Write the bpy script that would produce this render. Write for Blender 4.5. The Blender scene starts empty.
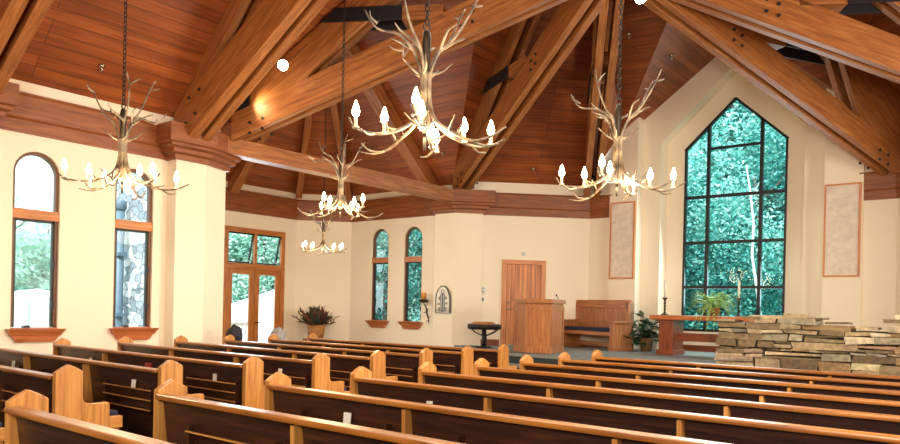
import bpy, bmesh, math, random
from mathutils import Vector, Matrix, noise
random.seed(7)
SC = bpy.context.scene
COL = SC.collection
PI = math.pi

# ------------------------------------------------------------------ materials
def newmat(name):
    m = bpy.data.materials.new(name); m.use_nodes = True
    nt = m.node_tree
    b = nt.nodes['Principled BSDF']
    return m, nt, b

def ramp(nt, stops):
    r = nt.nodes.new('ShaderNodeValToRGB')
    el = r.color_ramp.elements
    el[0].position, el[0].color = stops[0][0], (*stops[0][1], 1)
    el[1].position, el[1].color = stops[-1][0], (*stops[-1][1], 1)
    for p, c in stops[1:-1]:
        e = el.new(p); e.color = (*c, 1)
    return r

def srgb(r, g, b):
    f = lambda c: (c/255/12.92 if c/255 <= .04045 else ((c/255+.055)/1.055)**2.4)
    return (f(r), f(g), f(b))

def flat(name, col, rough=.5, metal=0.0, spec=None):
    m, nt, b = newmat(name)
    n = nt.nodes.new('ShaderNodeTexNoise'); n.inputs['Scale'].default_value = 9
    tc = nt.nodes.new('ShaderNodeTexCoord'); nt.links.new(tc.outputs['Object'], n.inputs['Vector'])
    r = ramp(nt, [(.3, tuple(c*.86 for c in col)), (.7, tuple(min(1, c*1.08) for c in col))])
    nt.links.new(n.outputs['Fac'], r.inputs['Fac']); nt.links.new(r.outputs['Color'], b.inputs['Base Color'])
    b.inputs['Roughness'].default_value = rough; b.inputs['Metallic'].default_value = metal
    if spec is not None: b.inputs['Specular IOR Level'].default_value = spec
    return m

def wood(name, dark, mid, light, rough=.4, grain=16, vary=.18, coat=0):
    """grain runs along UV u (metres)"""
    m, nt, b = newmat(name); L = nt.links.new
    uv = nt.nodes.new('ShaderNodeUVMap')
    oi = nt.nodes.new('ShaderNodeObjectInfo')
    add = nt.nodes.new('ShaderNodeVectorMath'); add.operation = 'ADD'
    mul = nt.nodes.new('ShaderNodeVectorMath'); mul.operation = 'SCALE'; mul.inputs['Scale'].default_value = 13.7
    cx = nt.nodes.new('ShaderNodeCombineXYZ')
    L(oi.outputs['Random'], cx.inputs[0]); L(oi.outputs['Random'], cx.inputs[1])
    L(cx.outputs[0], mul.inputs[0]); L(uv.outputs[0], add.inputs[0]); L(mul.outputs[0], add.inputs[1])
    mp = nt.nodes.new('ShaderNodeMapping'); mp.inputs['Scale'].default_value = (1.1, grain, 1)
    L(add.outputs[0], mp.inputs[0])
    n = nt.nodes.new('ShaderNodeTexNoise'); n.inputs['Scale'].default_value = 1.6; n.inputs['Detail'].default_value = 6
    n.inputs['Distortion'].default_value = .6
    L(mp.outputs[0], n.inputs['Vector'])
    r = ramp(nt, [(.28, dark), (.5, mid), (.74, light)])
    L(n.outputs['Fac'], r.inputs['Fac'])
    hs = nt.nodes.new('ShaderNodeHueSaturation')
    mr = nt.nodes.new('ShaderNodeMapRange'); mr.inputs['To Min'].default_value = 1-vary; mr.inputs['To Max'].default_value = 1+vary
    L(oi.outputs['Random'], mr.inputs['Value']); L(mr.outputs[0], hs.inputs['Value'])
    L(r.outputs['Color'], hs.inputs['Color']); L(hs.outputs['Color'], b.inputs['Base Color'])
    b.inputs['Roughness'].default_value = rough
    b.inputs['Coat Weight'].default_value = coat
    b.inputs['Coat Roughness'].default_value = .2
    return m

def planks(name, c1, c2, gap, width=.15, length=2.6, rough=.5, plank_scale=1.0):
    m, nt, b = newmat(name); L = nt.links.new
    uv = nt.nodes.new('ShaderNodeUVMap')
    br = nt.nodes.new('ShaderNodeTexBrick')
    br.inputs['Scale'].default_value = plank_scale
    br.inputs['Brick Width'].default_value = length; br.inputs['Row Height'].default_value = width
    br.inputs['Mortar Size'].default_value = .006; br.inputs['Mortar Smooth'].default_value = .3
    br.inputs['Color1'].default_value = (*c1, 1); br.inputs['Color2'].default_value = (*c2, 1); br.inputs['Mortar'].default_value = (*gap, 1)
    br.offset = .37; br.offset_frequency = 3
    L(uv.outputs[0], br.inputs['Vector'])
    mp = nt.nodes.new('ShaderNodeMapping'); mp.inputs['Scale'].default_value = (.9, 17, 1); L(uv.outputs[0], mp.inputs[0])
    n = nt.nodes.new('ShaderNodeTexNoise'); n.inputs['Scale'].default_value = 1.5; n.inputs['Detail'].default_value = 6; n.inputs['Distortion'].default_value = .8
    L(mp.outputs[0], n.inputs['Vector'])
    r = ramp(nt, [(.25, (.62, .55, .5)), (.5, (1, 1, 1)), (.8, (1.25, 1.2, 1.1))]); L(n.outputs['Fac'], r.inputs['Fac'])
    n2 = nt.nodes.new('ShaderNodeTexNoise'); n2.inputs['Scale'].default_value = 2.3; n2.inputs['Detail'].default_value = 2
    mp2 = nt.nodes.new('ShaderNodeMapping'); mp2.inputs['Scale'].default_value = (.25, 1/width*.45, 1); L(uv.outputs[0], mp2.inputs[0]); L(mp2.outputs[0], n2.inputs['Vector'])
    r2 = ramp(nt, [(.3, (.72, .66, .6)), (.7, (1.2, 1.2, 1.2))]); L(n2.outputs['Fac'], r2.inputs['Fac'])
    mx = nt.nodes.new('ShaderNodeMixRGB'); mx.blend_type = 'MULTIPLY'; mx.inputs[0].default_value = 1
    L(br.outputs['Color'], mx.inputs[1]); L(r.outputs['Color'], mx.inputs[2])
    mx2 = nt.nodes.new('ShaderNodeMixRGB'); mx2.blend_type = 'MULTIPLY'; mx2.inputs[0].default_value = 1
    L(mx.outputs[0], mx2.inputs[1]); L(r2.outputs['Color'], mx2.inputs[2])
    L(mx2.outputs[0], b.inputs['Base Color'])
    bp = nt.nodes.new('ShaderNodeBump'); bp.inputs['Strength'].default_value = .35; bp.inputs['Distance'].default_value = .01
    inv = nt.nodes.new('ShaderNodeMath'); inv.operation = 'SUBTRACT'; inv.inputs[0].default_value = 1
    L(br.outputs['Fac'], inv.inputs[1]); L(inv.outputs[0], bp.inputs['Height']); L(bp.outputs[0], b.inputs['Normal'])
    b.inputs['Roughness'].default_value = rough
    return m

def attr_mat(name, rough=.85, noise_scale=14, contrast=.35, bump=.4):
    m, nt, b = newmat(name); L = nt.links.new
    at = nt.nodes.new('ShaderNodeAttribute'); at.attribute_name = 'Col'
    tc = nt.nodes.new('ShaderNodeTexCoord')
    n = nt.nodes.new('ShaderNodeTexNoise'); n.inputs['Scale'].default_value = noise_scale; n.inputs['Detail'].default_value = 6
    L(tc.outputs['Object'], n.inputs['Vector'])
    lo = 1-contrast; hi = 1+contrast*.6
    r = ramp(nt, [(.3, (lo, lo, lo)), (.7, (hi, hi, hi))]); L(n.outputs['Fac'], r.inputs['Fac'])
    mx = nt.nodes.new('ShaderNodeMixRGB'); mx.blend_type = 'MULTIPLY'; mx.inputs[0].default_value = 1
    L(at.outputs['Color'], mx.inputs[1]); L(r.outputs['Color'], mx.inputs[2]); L(mx.outputs[0], b.inputs['Base Color'])
    if bump:
        bp = nt.nodes.new('ShaderNodeBump'); bp.inputs['Strength'].default_value = bump; bp.inputs['Distance'].default_value = .02
        L(n.outputs['Fac'], bp.inputs['Height']); L(bp.outputs[0], b.inputs['Normal'])
    b.inputs['Roughness'].default_value = rough
    return m

def emit(name, col, strength):
    m, nt, b = newmat(name)
    b.inputs['Base Color'].default_value = (*col, 1)
    b.inputs['Emission Color'].default_value = (*col, 1); b.inputs['Emission Strength'].default_value = strength
    return m

def glass(name, tint=(1, 1, 1), refl=1.0):
    m, nt, b = newmat(name); L = nt.links.new
    out = nt.nodes['Material Output']; nt.nodes.remove(b)
    tr = nt.nodes.new('ShaderNodeBsdfTransparent'); tr.inputs[0].default_value = (*tint, 1)
    gl = nt.nodes.new('ShaderNodeBsdfGlossy'); gl.inputs['Roughness'].default_value = .02
    fr = nt.nodes.new('ShaderNodeFresnel'); fr.inputs[0].default_value = 1.45
    n = nt.nodes.new('ShaderNodeTexNoise'); n.inputs['Scale'].default_value = 1.2
    bp = nt.nodes.new('ShaderNodeBump'); bp.inputs['Strength'].default_value = .02
    L(n.outputs['Fac'], bp.inputs['Height']); L(bp.outputs[0], gl.inputs['Normal'])
    ml = nt.nodes.new('ShaderNodeMath'); ml.operation = 'MULTIPLY'; ml.inputs[1].default_value = refl
    L(fr.outputs[0], ml.inputs[0])
    mx = nt.nodes.new('ShaderNodeMixShader'); L(ml.outputs[0], mx.inputs[0]); L(tr.outputs[0], mx.inputs[1]); L(gl.outputs[0], mx.inputs[2])
    L(mx.outputs[0], out.inputs['Surface'])
    return m

M = {}
M['ceil'] = planks('ceiling_boards', srgb(160, 86, 38), srgb(138, 70, 30), srgb(84, 40, 17), .19, 4.3, .5)
M['beam'] = wood('fir_timber', srgb(122, 68, 30), srgb(154, 92, 43), srgb(182, 120, 64), .5, 14, .06)
M['cornice'] = wood('cornice_wood', srgb(114, 60, 28), srgb(138, 76, 37), srgb(156, 92, 48), .45, 10, .03)
M['casing'] = wood('casing_wood', srgb(160, 92, 40), srgb(190, 116, 54), srgb(210, 140, 72), .4, 14, .05)
M['sill'] = wood('sill_wood', srgb(150, 78, 40), srgb(182, 102, 58), srgb(200, 124, 74), .4, 12, .04)
M['doorw'] = planks('door_boards', srgb(214, 142, 84), srgb(196, 122, 68), srgb(120, 66, 34), .105, 4.0, .4)
M['doorc'] = wood('door_casing', srgb(176, 106, 60), srgb(204, 132, 80), srgb(218, 150, 96), .4, 12, .03)
M['pewdark'] = wood('pew_dark_stain', srgb(36, 19, 12), srgb(54, 29, 18), srgb(80, 45, 27), .34, 16, .1, .1)
M['pewrail'] = wood('pew_rail', srgb(116, 64, 20), srgb(150, 90, 32), srgb(174, 112, 46), .36, 14, .05, .12)
M['pewend'] = wood('pew_end_oak', srgb(152, 94, 40), srgb(190, 130, 64), srgb(210, 152, 84), .38, 18, .05, .1)
M['pulpit'] = wood('pulpit_oak', srgb(136, 80, 44), srgb(176, 112, 66), srgb(200, 138, 86), .4, 18, .05)
M['altar'] = wood('altar_wood', srgb(100, 44, 22), srgb(132, 64, 31), srgb(158, 86, 44), .32, 14, .05, .2)
M['altartop'] = wood('altar_top', srgb(150, 74, 32), srgb(186, 104, 48), srgb(208, 134, 72), .3, 14, .03, .3)
M['wall'] = None
def wallmat(name, col):
    m, nt, b = newmat(name); L = nt.links.new
    tc = nt.nodes.new('ShaderNodeTexCoord')
    n = nt.nodes.new('ShaderNodeTexNoise'); n.inputs['Scale'].default_value = .6; n.inputs['Detail'].default_value = 3
    L(tc.outputs['Object'], n.inputs['Vector'])
    r = ramp(nt, [(.3, tuple(c*.95 for c in col)), (.7, col)]); L(n.outputs['Fac'], r.inputs['Fac']); L(r.outputs['Color'], b.inputs['Base Color'])
    n2 = nt.nodes.new('ShaderNodeTexNoise'); n2.inputs['Scale'].default_value = 60; n2.inputs['Detail'].default_value = 3; L(tc.outputs['Object'], n2.inputs['Vector'])
    bp = nt.nodes.new('ShaderNodeBump'); bp.inputs['Strength'].default_value = .06; L(n2.outputs['Fac'], bp.inputs['Height']); L(bp.outputs[0], b.inputs['Normal'])
    b.inputs['Roughness'].default_value = .8
    return m
M['wall'] = wallmat('cream_plaster', (.92, .81, .64))
M['panelcloth'] = flat('panel_cloth', srgb(226, 214, 198), .9)
M['blackmetal'] = flat('black_metal', (.012, .011, .012), .45, .3)
M['steel'] = flat('black_steel', (.015, .014, .018), .5, .2)
M['frame'] = flat('dark_bronze', (.018, .022, .024), .45, .2)
M['brownframe'] = flat('brown_window_frame', srgb(104, 66, 38), .45)
M['chrome'] = flat('nickel', (.5, .45, .38), .25, 1.0)
M['white'] = flat('white_plastic', (.82, .8, .76), .4)
M['card'] = flat('card_paper', (.8, .76, .66), .7)
M['red'] = flat('red_cover', (.35, .03, .03), .5)
M['pink'] = flat('pink_cloth', (.7, .2, .2), .7)
M['navy'] = flat('navy_upholstery', (.022, .026, .06), .9)
M['coat'] = flat('dark_coat', (.02, .022, .032), .9)
M['greycoat'] = flat('grey_coat', (.30, .29, .30), .9)
M['carpet'] = flat('grey_green_carpet', (.028, .038, .034), .95)
M['nosing'] = flat('carpet_light', (.21, .22, .20), .9)
M['floor'] = flat('nave_carpet', (.045, .042, .04), .95)
M['antler'] = None
def antlermat():
    m, nt, b = newmat('antler_bone'); L = nt.links.new
    tc = nt.nodes.new('ShaderNodeTexCoord')
    n = nt.nodes.new('ShaderNodeTexNoise'); n.inputs['Scale'].default_value = 7; n.inputs['Detail'].default_value = 5; L(tc.outputs['Object'], n.inputs['Vector'])
    r = ramp(nt, [(.3, srgb(52, 38, 28)), (.48, srgb(104, 88, 70)), (.72, srgb(180, 160, 128))]); L(n.outputs['Fac'], r.inputs['Fac']); L(r.outputs['Color'], b.inputs['Base Color'])
    b.inputs['Roughness'].default_value = .35
    return m
M['antler'] = antlermat()
M['sleeve'] = flat('candle_sleeve', (.72, .6, .42), .5)
M['bulb'] = emit('flame_bulb', (1.0, .74, .38), 38)
M['spotlens'] = emit('spot_lens', (1.0, .86, .6), 60)
M['wax'] = flat('white_wax', (.86, .8, .66), .4)
M['amberwax'] = flat('amber_wax', (.75, .27, .03), .4)
M['iron'] = flat('wrought_iron', (.02, .016, .014), .5, .4)
M['bronze'] = flat('twisted_bronze', (.06, .045, .03), .4, .6)
M['leafdark'] = flat('dark_leaf', (.015, .05, .022), .4)
M['fern'] = flat('fern_green', (.34, .58, .15), .5)
M['dryred'] = flat('dried_red_foliage', (.20, .06, .045), .8)
M['drygreen'] = flat('dried_green_foliage', (.06, .085, .04), .8)
M['pot'] = flat('clay_pot', srgb(150, 110, 72), .7)
M['basket'] = flat('woven_planter', srgb(176, 118, 62), .7)
M['stone'] = attr_mat('stacked_fieldstone')
M['glass'] = glass('window_glass', (.97, 1, .99), .2)
M['glassteal'] = glass('tinted_glass', (.74, .98, .98), .25)
M['bark'] = flat('bark', (.12, .10, .085), .9)
M['birch'] = flat('birch_bark', (.85, .85, .8), .8)
M['lead'] = flat('plaque_cast', (.13, .12, .10), .6)
M['plaquewhite'] = flat('plaque_inlay', (.85, .82, .74), .6)
M['slateglass'] = flat('plaque_blue_grey', (.12, .15, .17), .5)
M['tent'] = flat('white_canvas', (.9, .9, .88), .7)
M['whitepaint'] = flat('white_paint', (.82, .82, .78), .5)
M['bluegrey'] = flat('blue_grey_metal', (.12, .2, .26), .5)

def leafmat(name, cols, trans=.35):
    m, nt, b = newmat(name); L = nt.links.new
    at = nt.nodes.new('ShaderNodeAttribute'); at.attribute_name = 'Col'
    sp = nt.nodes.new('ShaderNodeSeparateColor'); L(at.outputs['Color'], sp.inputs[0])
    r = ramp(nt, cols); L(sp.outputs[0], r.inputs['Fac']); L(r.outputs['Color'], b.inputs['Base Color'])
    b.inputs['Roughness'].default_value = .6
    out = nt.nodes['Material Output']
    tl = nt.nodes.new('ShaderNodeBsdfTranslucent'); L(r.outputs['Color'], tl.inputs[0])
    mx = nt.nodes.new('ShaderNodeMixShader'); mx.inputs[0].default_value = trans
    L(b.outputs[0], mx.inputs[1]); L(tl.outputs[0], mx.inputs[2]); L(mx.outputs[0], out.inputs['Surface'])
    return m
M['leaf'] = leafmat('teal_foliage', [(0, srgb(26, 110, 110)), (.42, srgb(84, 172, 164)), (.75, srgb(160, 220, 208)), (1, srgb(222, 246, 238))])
M['leafhaze'] = leafmat('hazed_foliage', [(0, srgb(96, 152, 136)), (.5, srgb(160, 210, 192)), (1, srgb(230, 246, 238))])  # haze over the distant trees is put into these leaf colours

def noisecol(name, stops, scale, detail=6, rough=.9):
    m, nt, b = newmat(name); L = nt.links.new
    tc = nt.nodes.new('ShaderNodeTexCoord'); n = nt.nodes.new('ShaderNodeTexNoise'); n.inputs['Scale'].default_value = scale; n.inputs['Detail'].default_value = detail
    L(tc.outputs['Object'], n.inputs['Vector']); r = ramp(nt, stops); L(n.outputs['Fac'], r.inputs['Fac']); L(r.outputs['Color'], b.inputs['Base Color'])
    b.inputs['Roughness'].default_value = rough
    return m
M['hill'] = noisecol('wooded_hillside', [(.35, srgb(18, 84, 84)), (.5, srgb(66, 140, 132)), (.66, srgb(150, 208, 192))], 2.6, 9)
M['lawn'] = noisecol('pale_lawn', [(.3, srgb(84, 128, 104)), (.7, srgb(150, 180, 160))], .8, 6)

def rubble(name):
    m, nt, b = newmat(name); L = nt.links.new
    uv = nt.nodes.new('ShaderNodeUVMap'); mp = nt.nodes.new('ShaderNodeMapping'); mp.inputs['Scale'].default_value = (4.2, 6.6, 1); L(uv.outputs[0], mp.inputs[0])
    nz = nt.nodes.new('ShaderNodeTexNoise'); nz.inputs['Scale'].default_value = 1.6; nz.inputs['Detail'].default_value = 4; L(mp.outputs[0], nz.inputs['Vector'])
    ad = nt.nodes.new('ShaderNodeVectorMath'); ad.operation = 'MULTIPLY_ADD'; ad.inputs[1].default_value = (.7, .7, .7); L(nz.outputs['Color'], ad.inputs[0]); L(mp.outputs[0], ad.inputs[2]); mp = ad
    v = nt.nodes.new('ShaderNodeTexVoronoi'); v.feature = 'DISTANCE_TO_EDGE'; v.inputs['Scale'].default_value = 1; L(mp.outputs[0], v.inputs['Vector'])
    v2 = nt.nodes.new('ShaderNodeTexVoronoi'); v2.inputs['Scale'].default_value = 1; L(mp.outputs[0], v2.inputs['Vector'])
    sp = nt.nodes.new('ShaderNodeSeparateColor'); L(v2.outputs['Color'], sp.inputs[0])
    r = ramp(nt, [(0, srgb(126, 142, 150)), (.5, srgb(196, 204, 206)), (1, srgb(238, 240, 238))]); L(sp.outputs[0], r.inputs['Fac'])
    e = ramp(nt, [(.02, (.35, .38, .4)), (.08, (1, 1, 1))]); L(v.outputs['Distance'], e.inputs['Fac'])
    mx = nt.nodes.new('ShaderNodeMixRGB'); mx.blend_type = 'MULTIPLY'; mx.inputs[0].default_value = 1
    L(r.outputs['Color'], mx.inputs[1]); L(e.outputs['Color'], mx.inputs[2]); L(mx.outputs[0], b.inputs['Base Color'])
    b.inputs['Roughness'].default_value = .9
    return m
M['rubble'] = rubble('outside_rubble_stone')

# ------------------------------------------------------------------ mesh builder
class MB:
    def __init__(s): s.v = []; s.f = []; s.uv = []; s.col = []; s.smooth = []
    def face(s, pts, uvs=None, col=None, smooth=False):
        i = len(s.v); s.v += [Vector(p) for p in pts]; s.f.append(list(range(i, i+len(pts))))
        if uvs is None:
            a = Vector(pts[1])-Vector(pts[0]); n = (a).cross(Vector(pts[2])-Vector(pts[0]))
            if n.length < 1e-9: n = Vector((0, 0, 1))
            a = a.normalized() if a.length > 1e-9 else Vector((1, 0, 0)); b2 = n.normalized().cross(a)
            uvs = [((Vector(p)-Vector(pts[0])).dot(a), (Vector(p)-Vector(pts[0])).dot(b2)) for p in pts]
        s.uv.append(uvs); s.col.append(col); s.smooth.append(smooth); return s
    def solid(s, verts, faces, grain=None, col=None, smooth=False):
        """shared-vertex solid; uv from grain axis"""
        i = len(s.v); verts = [Vector(p) for p in verts]; s.v += verts
        for f in faces:
            p = [verts[k] for k in f]
            n = Vector((0, 0, 0))
            for k in range(len(p)):
                a, b2 = p[k], p[(k+1) % len(p)]
                n += Vector(((a.y-b2.y)*(a.z+b2.z), (a.z-b2.z)*(a.x+b2.x), (a.x-b2.x)*(a.y+b2.y)))
            if n.length < 1e-12: n = Vector((0, 0, 1))
            n.normalize()
            g = Vector(grain) if grain else Vector((1, 0, 0))
            u = g-n*g.dot(n)
            if u.length < .15:
                u = n.orthogonal()
            u.normalize(); w = n.cross(u)
            off = p[0].dot(n)*.37
            s.f.append([i+k for k in f]); s.uv.append([(q.dot(u), q.dot(w)+off) for q in p]); s.col.append(col); s.smooth.append(smooth)
        return s
    def box(s, x0, x1, y0, y1, z0, z1, grain=None, col=None):
        v = [(x0, y0, z0), (x1, y0, z0), (x1, y1, z0), (x0, y1, z0), (x0, y0, z1), (x1, y0, z1), (x1, y1, z1), (x0, y1, z1)]
        if grain is None:
            d = [(x1-x0), (y1-y0), (z1-z0)]; k = d.index(max(d)); grain = [(1, 0, 0), (0, 1, 0), (0, 0, 1)][k]
        return s.solid(v, [(0, 3, 2, 1), (4, 5, 6, 7), (0, 1, 5, 4), (1, 2, 6, 5), (2, 3, 7, 6), (3, 0, 4, 7)], grain, col)
    def beam(s, p0, p1, w, h, up=(0, 0, 1), col=None, vertical_ends=False):
        """box along p0-p1 (centre line), width w sideways, height h"""
        p0, p1 = Vector(p0), Vector(p1); a = (p1-p0).normalized(); side = a.cross(Vector(up)).normalized(); u = side.cross(a).normalized()
        if vertical_ends: u = Vector(up)
        v = []
        for p in (p0, p1):
            for (i, j) in ((-1, -1), (1, -1), (1, 1), (-1, 1)): v.append(p+side*i*w/2+u*j*h/2)
        return s.solid(v, [(0, 1, 2, 3)[::-1], (4, 5, 6, 7), (0, 1, 5, 4), (1, 2, 6, 5), (2, 3, 7, 6), (3, 0, 4, 7)], a, col)
    def prism(s, poly, to3, d0, d1, grain=None, col=None):
        """poly 2d (a,b); to3(a,b,d)->xyz"""
        n = len(poly); v = [to3(a, b, d0) for a, b in poly]+[to3(a, b, d1) for a, b in poly]
        fs = [tuple(range(n))[::-1], tuple(range(n, 2*n))]+[(i, (i+1) % n, n+(i+1) % n, n+i) for i in range(n)]
        return s.solid(v, fs, grain, col)
    def tube(s, pts, rad, n=8, col=None, closed=False, caps=True):
        pts = [Vector(p) for p in pts]; N = len(pts)
        if not isinstance(rad, (list, tuple)): rad = [rad]*N
        base = len(s.v); fr = None
        for i, p in enumerate(pts):
            if closed: t = pts[(i+1) % N]-pts[i-1]
            else: t = pts[min(i+1, N-1)]-pts[max(i-1, 0)]
            t.normalize()
            if fr is None: fr = t.orthogonal().normalized()
            fr = (fr-t*fr.dot(t))
            fr = fr.normalized() if fr.length > 1e-6 else t.orthogonal().normalized()
            b2 = t.cross(fr)
            for k in range(n):
                a = 2*PI*k/n; s.v.append(p+(fr*math.cos(a)+b2*math.sin(a))*rad[i])
        R = N if closed else N-1
        for i in range(R):
            j = (i+1) % N
            for k in range(n):
                k2 = (k+1) % n
                s.f.append([base+i*n+k, base+i*n+k2, base+j*n+k2, base+j*n+k])
                s.uv.append([(i*.1, k/n), (i*.1, (k+1)/n), (i*.1+.1, (k+1)/n), (i*.1+.1, k/n)]); s.col.append(col); s.smooth.append(True)
        if caps and not closed:
            for i, rev in ((0, True), (N-1, False)):
                f = [base+i*n+k for k in range(n)]
                if rev: f = f[::-1]
                s.f.append(f); s.uv.append([(0, 0)]*n); s.col.append(col); s.smooth.append(False)
        return s
    def lathe(s, prof, c=(0, 0, 0), n=20, col=None):
        base = len(s.v); c = Vector(c)
        for r, z in prof:
            for k in range(n):
                a = 2*PI*k/n; s.v.append(c+Vector((r*math.cos(a), r*math.sin(a), z)))
        for i in range(len(prof)-1):
            for k in range(n):
                k2 = (k+1) % n
                s.f.append([base+i*n+k, base+i*n+k2, base+(i+1)*n+k2, base+(i+1)*n+k])
                s.uv.append([(prof[i][1], k/n), (prof[i][1], (k+1)/n), (prof[i+1][1], (k+1)/n), (prof[i+1][1], k/n)]); s.col.append(col); s.smooth.append(True)
        for i, rev in ((0, True), (len(prof)-1, False)):
            if prof[i][0] > 1e-5:
                f = [base+i*n+k for k in range(n)]
                if rev: f = f[::-1]
                s.f.append(f); s.uv.append([(0, 0)]*n); s.col.append(col); s.smooth.append(False)
        return s
    def mesh(s, name, bevel=0, weld=False):
        me = bpy.data.meshes.new(name)
        me.from_pydata([tuple(p) for p in s.v], [], s.f)
        ul = me.uv_layers.new(name='UVMap')
        k = 0
        flatuv = []
        for u in s.uv:
            for c in u: flatuv += [c[0], c[1]]
        ul.data.foreach_set('uv', flatuv)
        if any(c is not None for c in s.col):
            ca = me.color_attributes.new('Col', 'FLOAT_COLOR', 'CORNER'); arr = []
            for f, c in zip(s.f, s.col):
                c = c or (1, 1, 1)
                for _ in f: arr += [c[0], c[1], c[2], 1]
            ca.data.foreach_set('color', arr)
        me.polygons.foreach_set('use_smooth', s.smooth)
        if bevel or weld:
            bm = bmesh.new(); bm.from_mesh(me)
            if weld: bmesh.ops.remove_doubles(bm, verts=bm.verts, dist=1e-4)
            if bevel:
                bmesh.ops.bevel(bm, geom=[e for e in bm.edges if len(e.link_faces) == 2 and e.calc_face_angle(0) > .4], offset=bevel, segments=2, affect='EDGES', profile=.6)
            bm.to_mesh(me); bm.free()
        me.update()
        return me
    def build(s, name, mat, parent=None, bevel=0, loc=None):
        me = s.mesh(name, bevel); me.materials.append(mat)
        o = bpy.data.objects.new(name, me); COL.objects.link(o)
        if parent: o.parent = parent
        if loc: o.location = loc
        return o

def tag(o, label=None, cat=None, group=None, kind=None):
    if label: o['label'] = label
    if cat: o['category'] = cat
    if group: o['group'] = group
    if kind: o['kind'] = kind
    return o
def empty(name, loc=(0, 0, 0), rz=0, **k):
    o = bpy.data.objects.new(name, None); COL.objects.link(o); o.location = loc; o.rotation_euler = (0, 0, rz); o.empty_display_size = .1
    tag(o, **k); return o
def struct(name, mb, mat, parent=None, bevel=0):
    o = mb.build(name, mat, parent, bevel)
    if parent is None: o['kind'] = 'structure'
    return o
def copy_tree(o, parent=None):
    c = o.copy(); COL.objects.link(c)
    if parent is not None: c.parent = parent
    for ch in list(o.children): copy_tree(ch, c)
    return c

# ------------------------------------------------------------------ plan of the chapel (metres)
AX = -5.25                 # axis of symmetry (centre aisle)
CY = 10.8                  # centre of the crossing
XW = -11.2                 # left nave wall
PZ = 0.6                   # platform height
def mir(p): return (2*AX-p[0],)+tuple(p[1:])
S2 = 2**-.5

# ---- floor and platform
m = MB(); m.face([(-16.2, -4.2, 0), (5.7, -4.2, 0), (5.7, 17.6, 0), (-16.2, 17.6, 0)])
struct('floor', m, M['floor'])
def platform_poly(inset):
    d = inset
    return [(-10.9+d*.3, 14.0-d), (-9.0+d*.3, 12.45-d), (-1.5-d*.3, 12.45-d), (.4-d*.3, 14.0-d)]
for i, (z0, z1, dd) in enumerate(((0, .2, .62), (.2, .4, .31), (.4, .6, 0))):
    fr = platform_poly(dd)
    poly = fr+[(.4, 14.3), (-1.7, 16.9), (-3.0, 16.9), (-3.0, 17.3), (-7.5, 17.3), (-7.5, 16.9), (-8.8, 16.9), (-10.9, 14.3)]
    m = MB(); m.prism(poly, lambda a, b, d: (a, b, d), z0, z1)
    o = struct('floor', m, M['carpet']); o.name = 'floor'
    m = MB()
    for k in range(3):
        a, b = Vector((*fr[k], z1)), Vector((*fr[k+1], z1))
        n = Vector((-(b-a).y, (b-a).x, 0)).normalized()
        m.solid([a-n*.012+Vector((0, 0, .004)), b-n*.012+Vector((0, 0, .004)), b+n*.3+Vector((0, 0, .004)), a+n*.3+Vector((0, 0, .004)), a-n*.012-Vector((0, 0, .05)), b-n*.012-Vector((0, 0, .05))], [(0, 1, 2, 3), (0, 4, 5, 1)])
    struct('trim_%d' % (i+1), m, M['nosing'])
m = MB(); m.face([(-10.4, 14.3, .606), (-9.0, 12.8, .606), (-1.5, 12.8, .606), (0, 14.3, .606), (-1.8, 16.4, .606), (-3.1, 16.45, .606), (-3.2, 17.2, .606), (-7.3, 17.2, .606), (-7.4, 16.45, .606), (-8.6, 16.4, .606)])
struct('trim_4', m, M['nosing'])

# ---- walls with openings
def wall_openings(name, org, ud, nd, u0, u1, z0, ztop, ops, depth=.16, mat=None, uv=True):
    """org (x,y); ud unit along wall; nd unit OUTWARD (away from the room). ztop = number or polyline [(u,z)...]
    ops = list of (ua, ub, zb, toppoly) with toppoly polyline [(ua,z)...(ub,z)]"""
    m = MB(); ud = Vector((*ud, 0)); nd = Vector((*nd, 0)); o = Vector((*org, 0))
    P = lambda u, z, d=0: o+ud*u+nd*d+Vector((0, 0, z))
    tp = ztop if isinstance(ztop, list) else [(u0, ztop), (u1, ztop)]
    def ev(pl, u):
        for (a, za), (b, zb) in zip(pl, pl[1:]):
            if a-1e-9 <= u <= b+1e-9: return za+(zb-za)*(0 if b == a else (u-a)/(b-a))
        return pl[-1][1]
    cuts = sorted(set([round(u, 5) for u in [u0, u1]+[p[0] for p in tp]+[q for op in ops for q in [p[0] for p in op[3]]] if u0-1e-6 <= u <= u1+1e-6]))
    def q(pts, n=None): m.face(pts)
    for a, b in zip(cuts, cuts[1:]):
        if b-a < 1e-6: continue
        mid = (a+b)/2; op = next((op for op in ops if op[0] < mid < op[1]), None)
        ta, tb = ev(tp, a), ev(tp, b)
        if op is None: q([P(a, z0), P(b, z0), P(b, tb), P(a, ta)])
        else:
            if op[2] > z0+1e-4: q([P(a, z0), P(b, z0), P(b, op[2]), P(a, op[2])])
            oa, ob = ev(op[3], a), ev(op[3], b)
            if ta-oa > 1e-4 or tb-ob > 1e-4: q([P(a, oa), P(b, ob), P(b, tb), P(a, ta)])
    for op in ops:
        loop = [(op[0], op[2])]+list(op[3])+[(op[1], op[2])]
        for (a, za), (b, zb) in zip(loop, loop[1:]+loop[:1]):
            if za <= z0+1e-4 and zb <= z0+1e-4 and z0 == op[2]: continue
            if abs(a-b)+abs(za-zb) < 1e-6: continue
            q([P(a, za), P(b, zb), P(b, zb, depth), P(a, za, depth)])
    return struct(name, m, mat or M['wall'])

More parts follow.
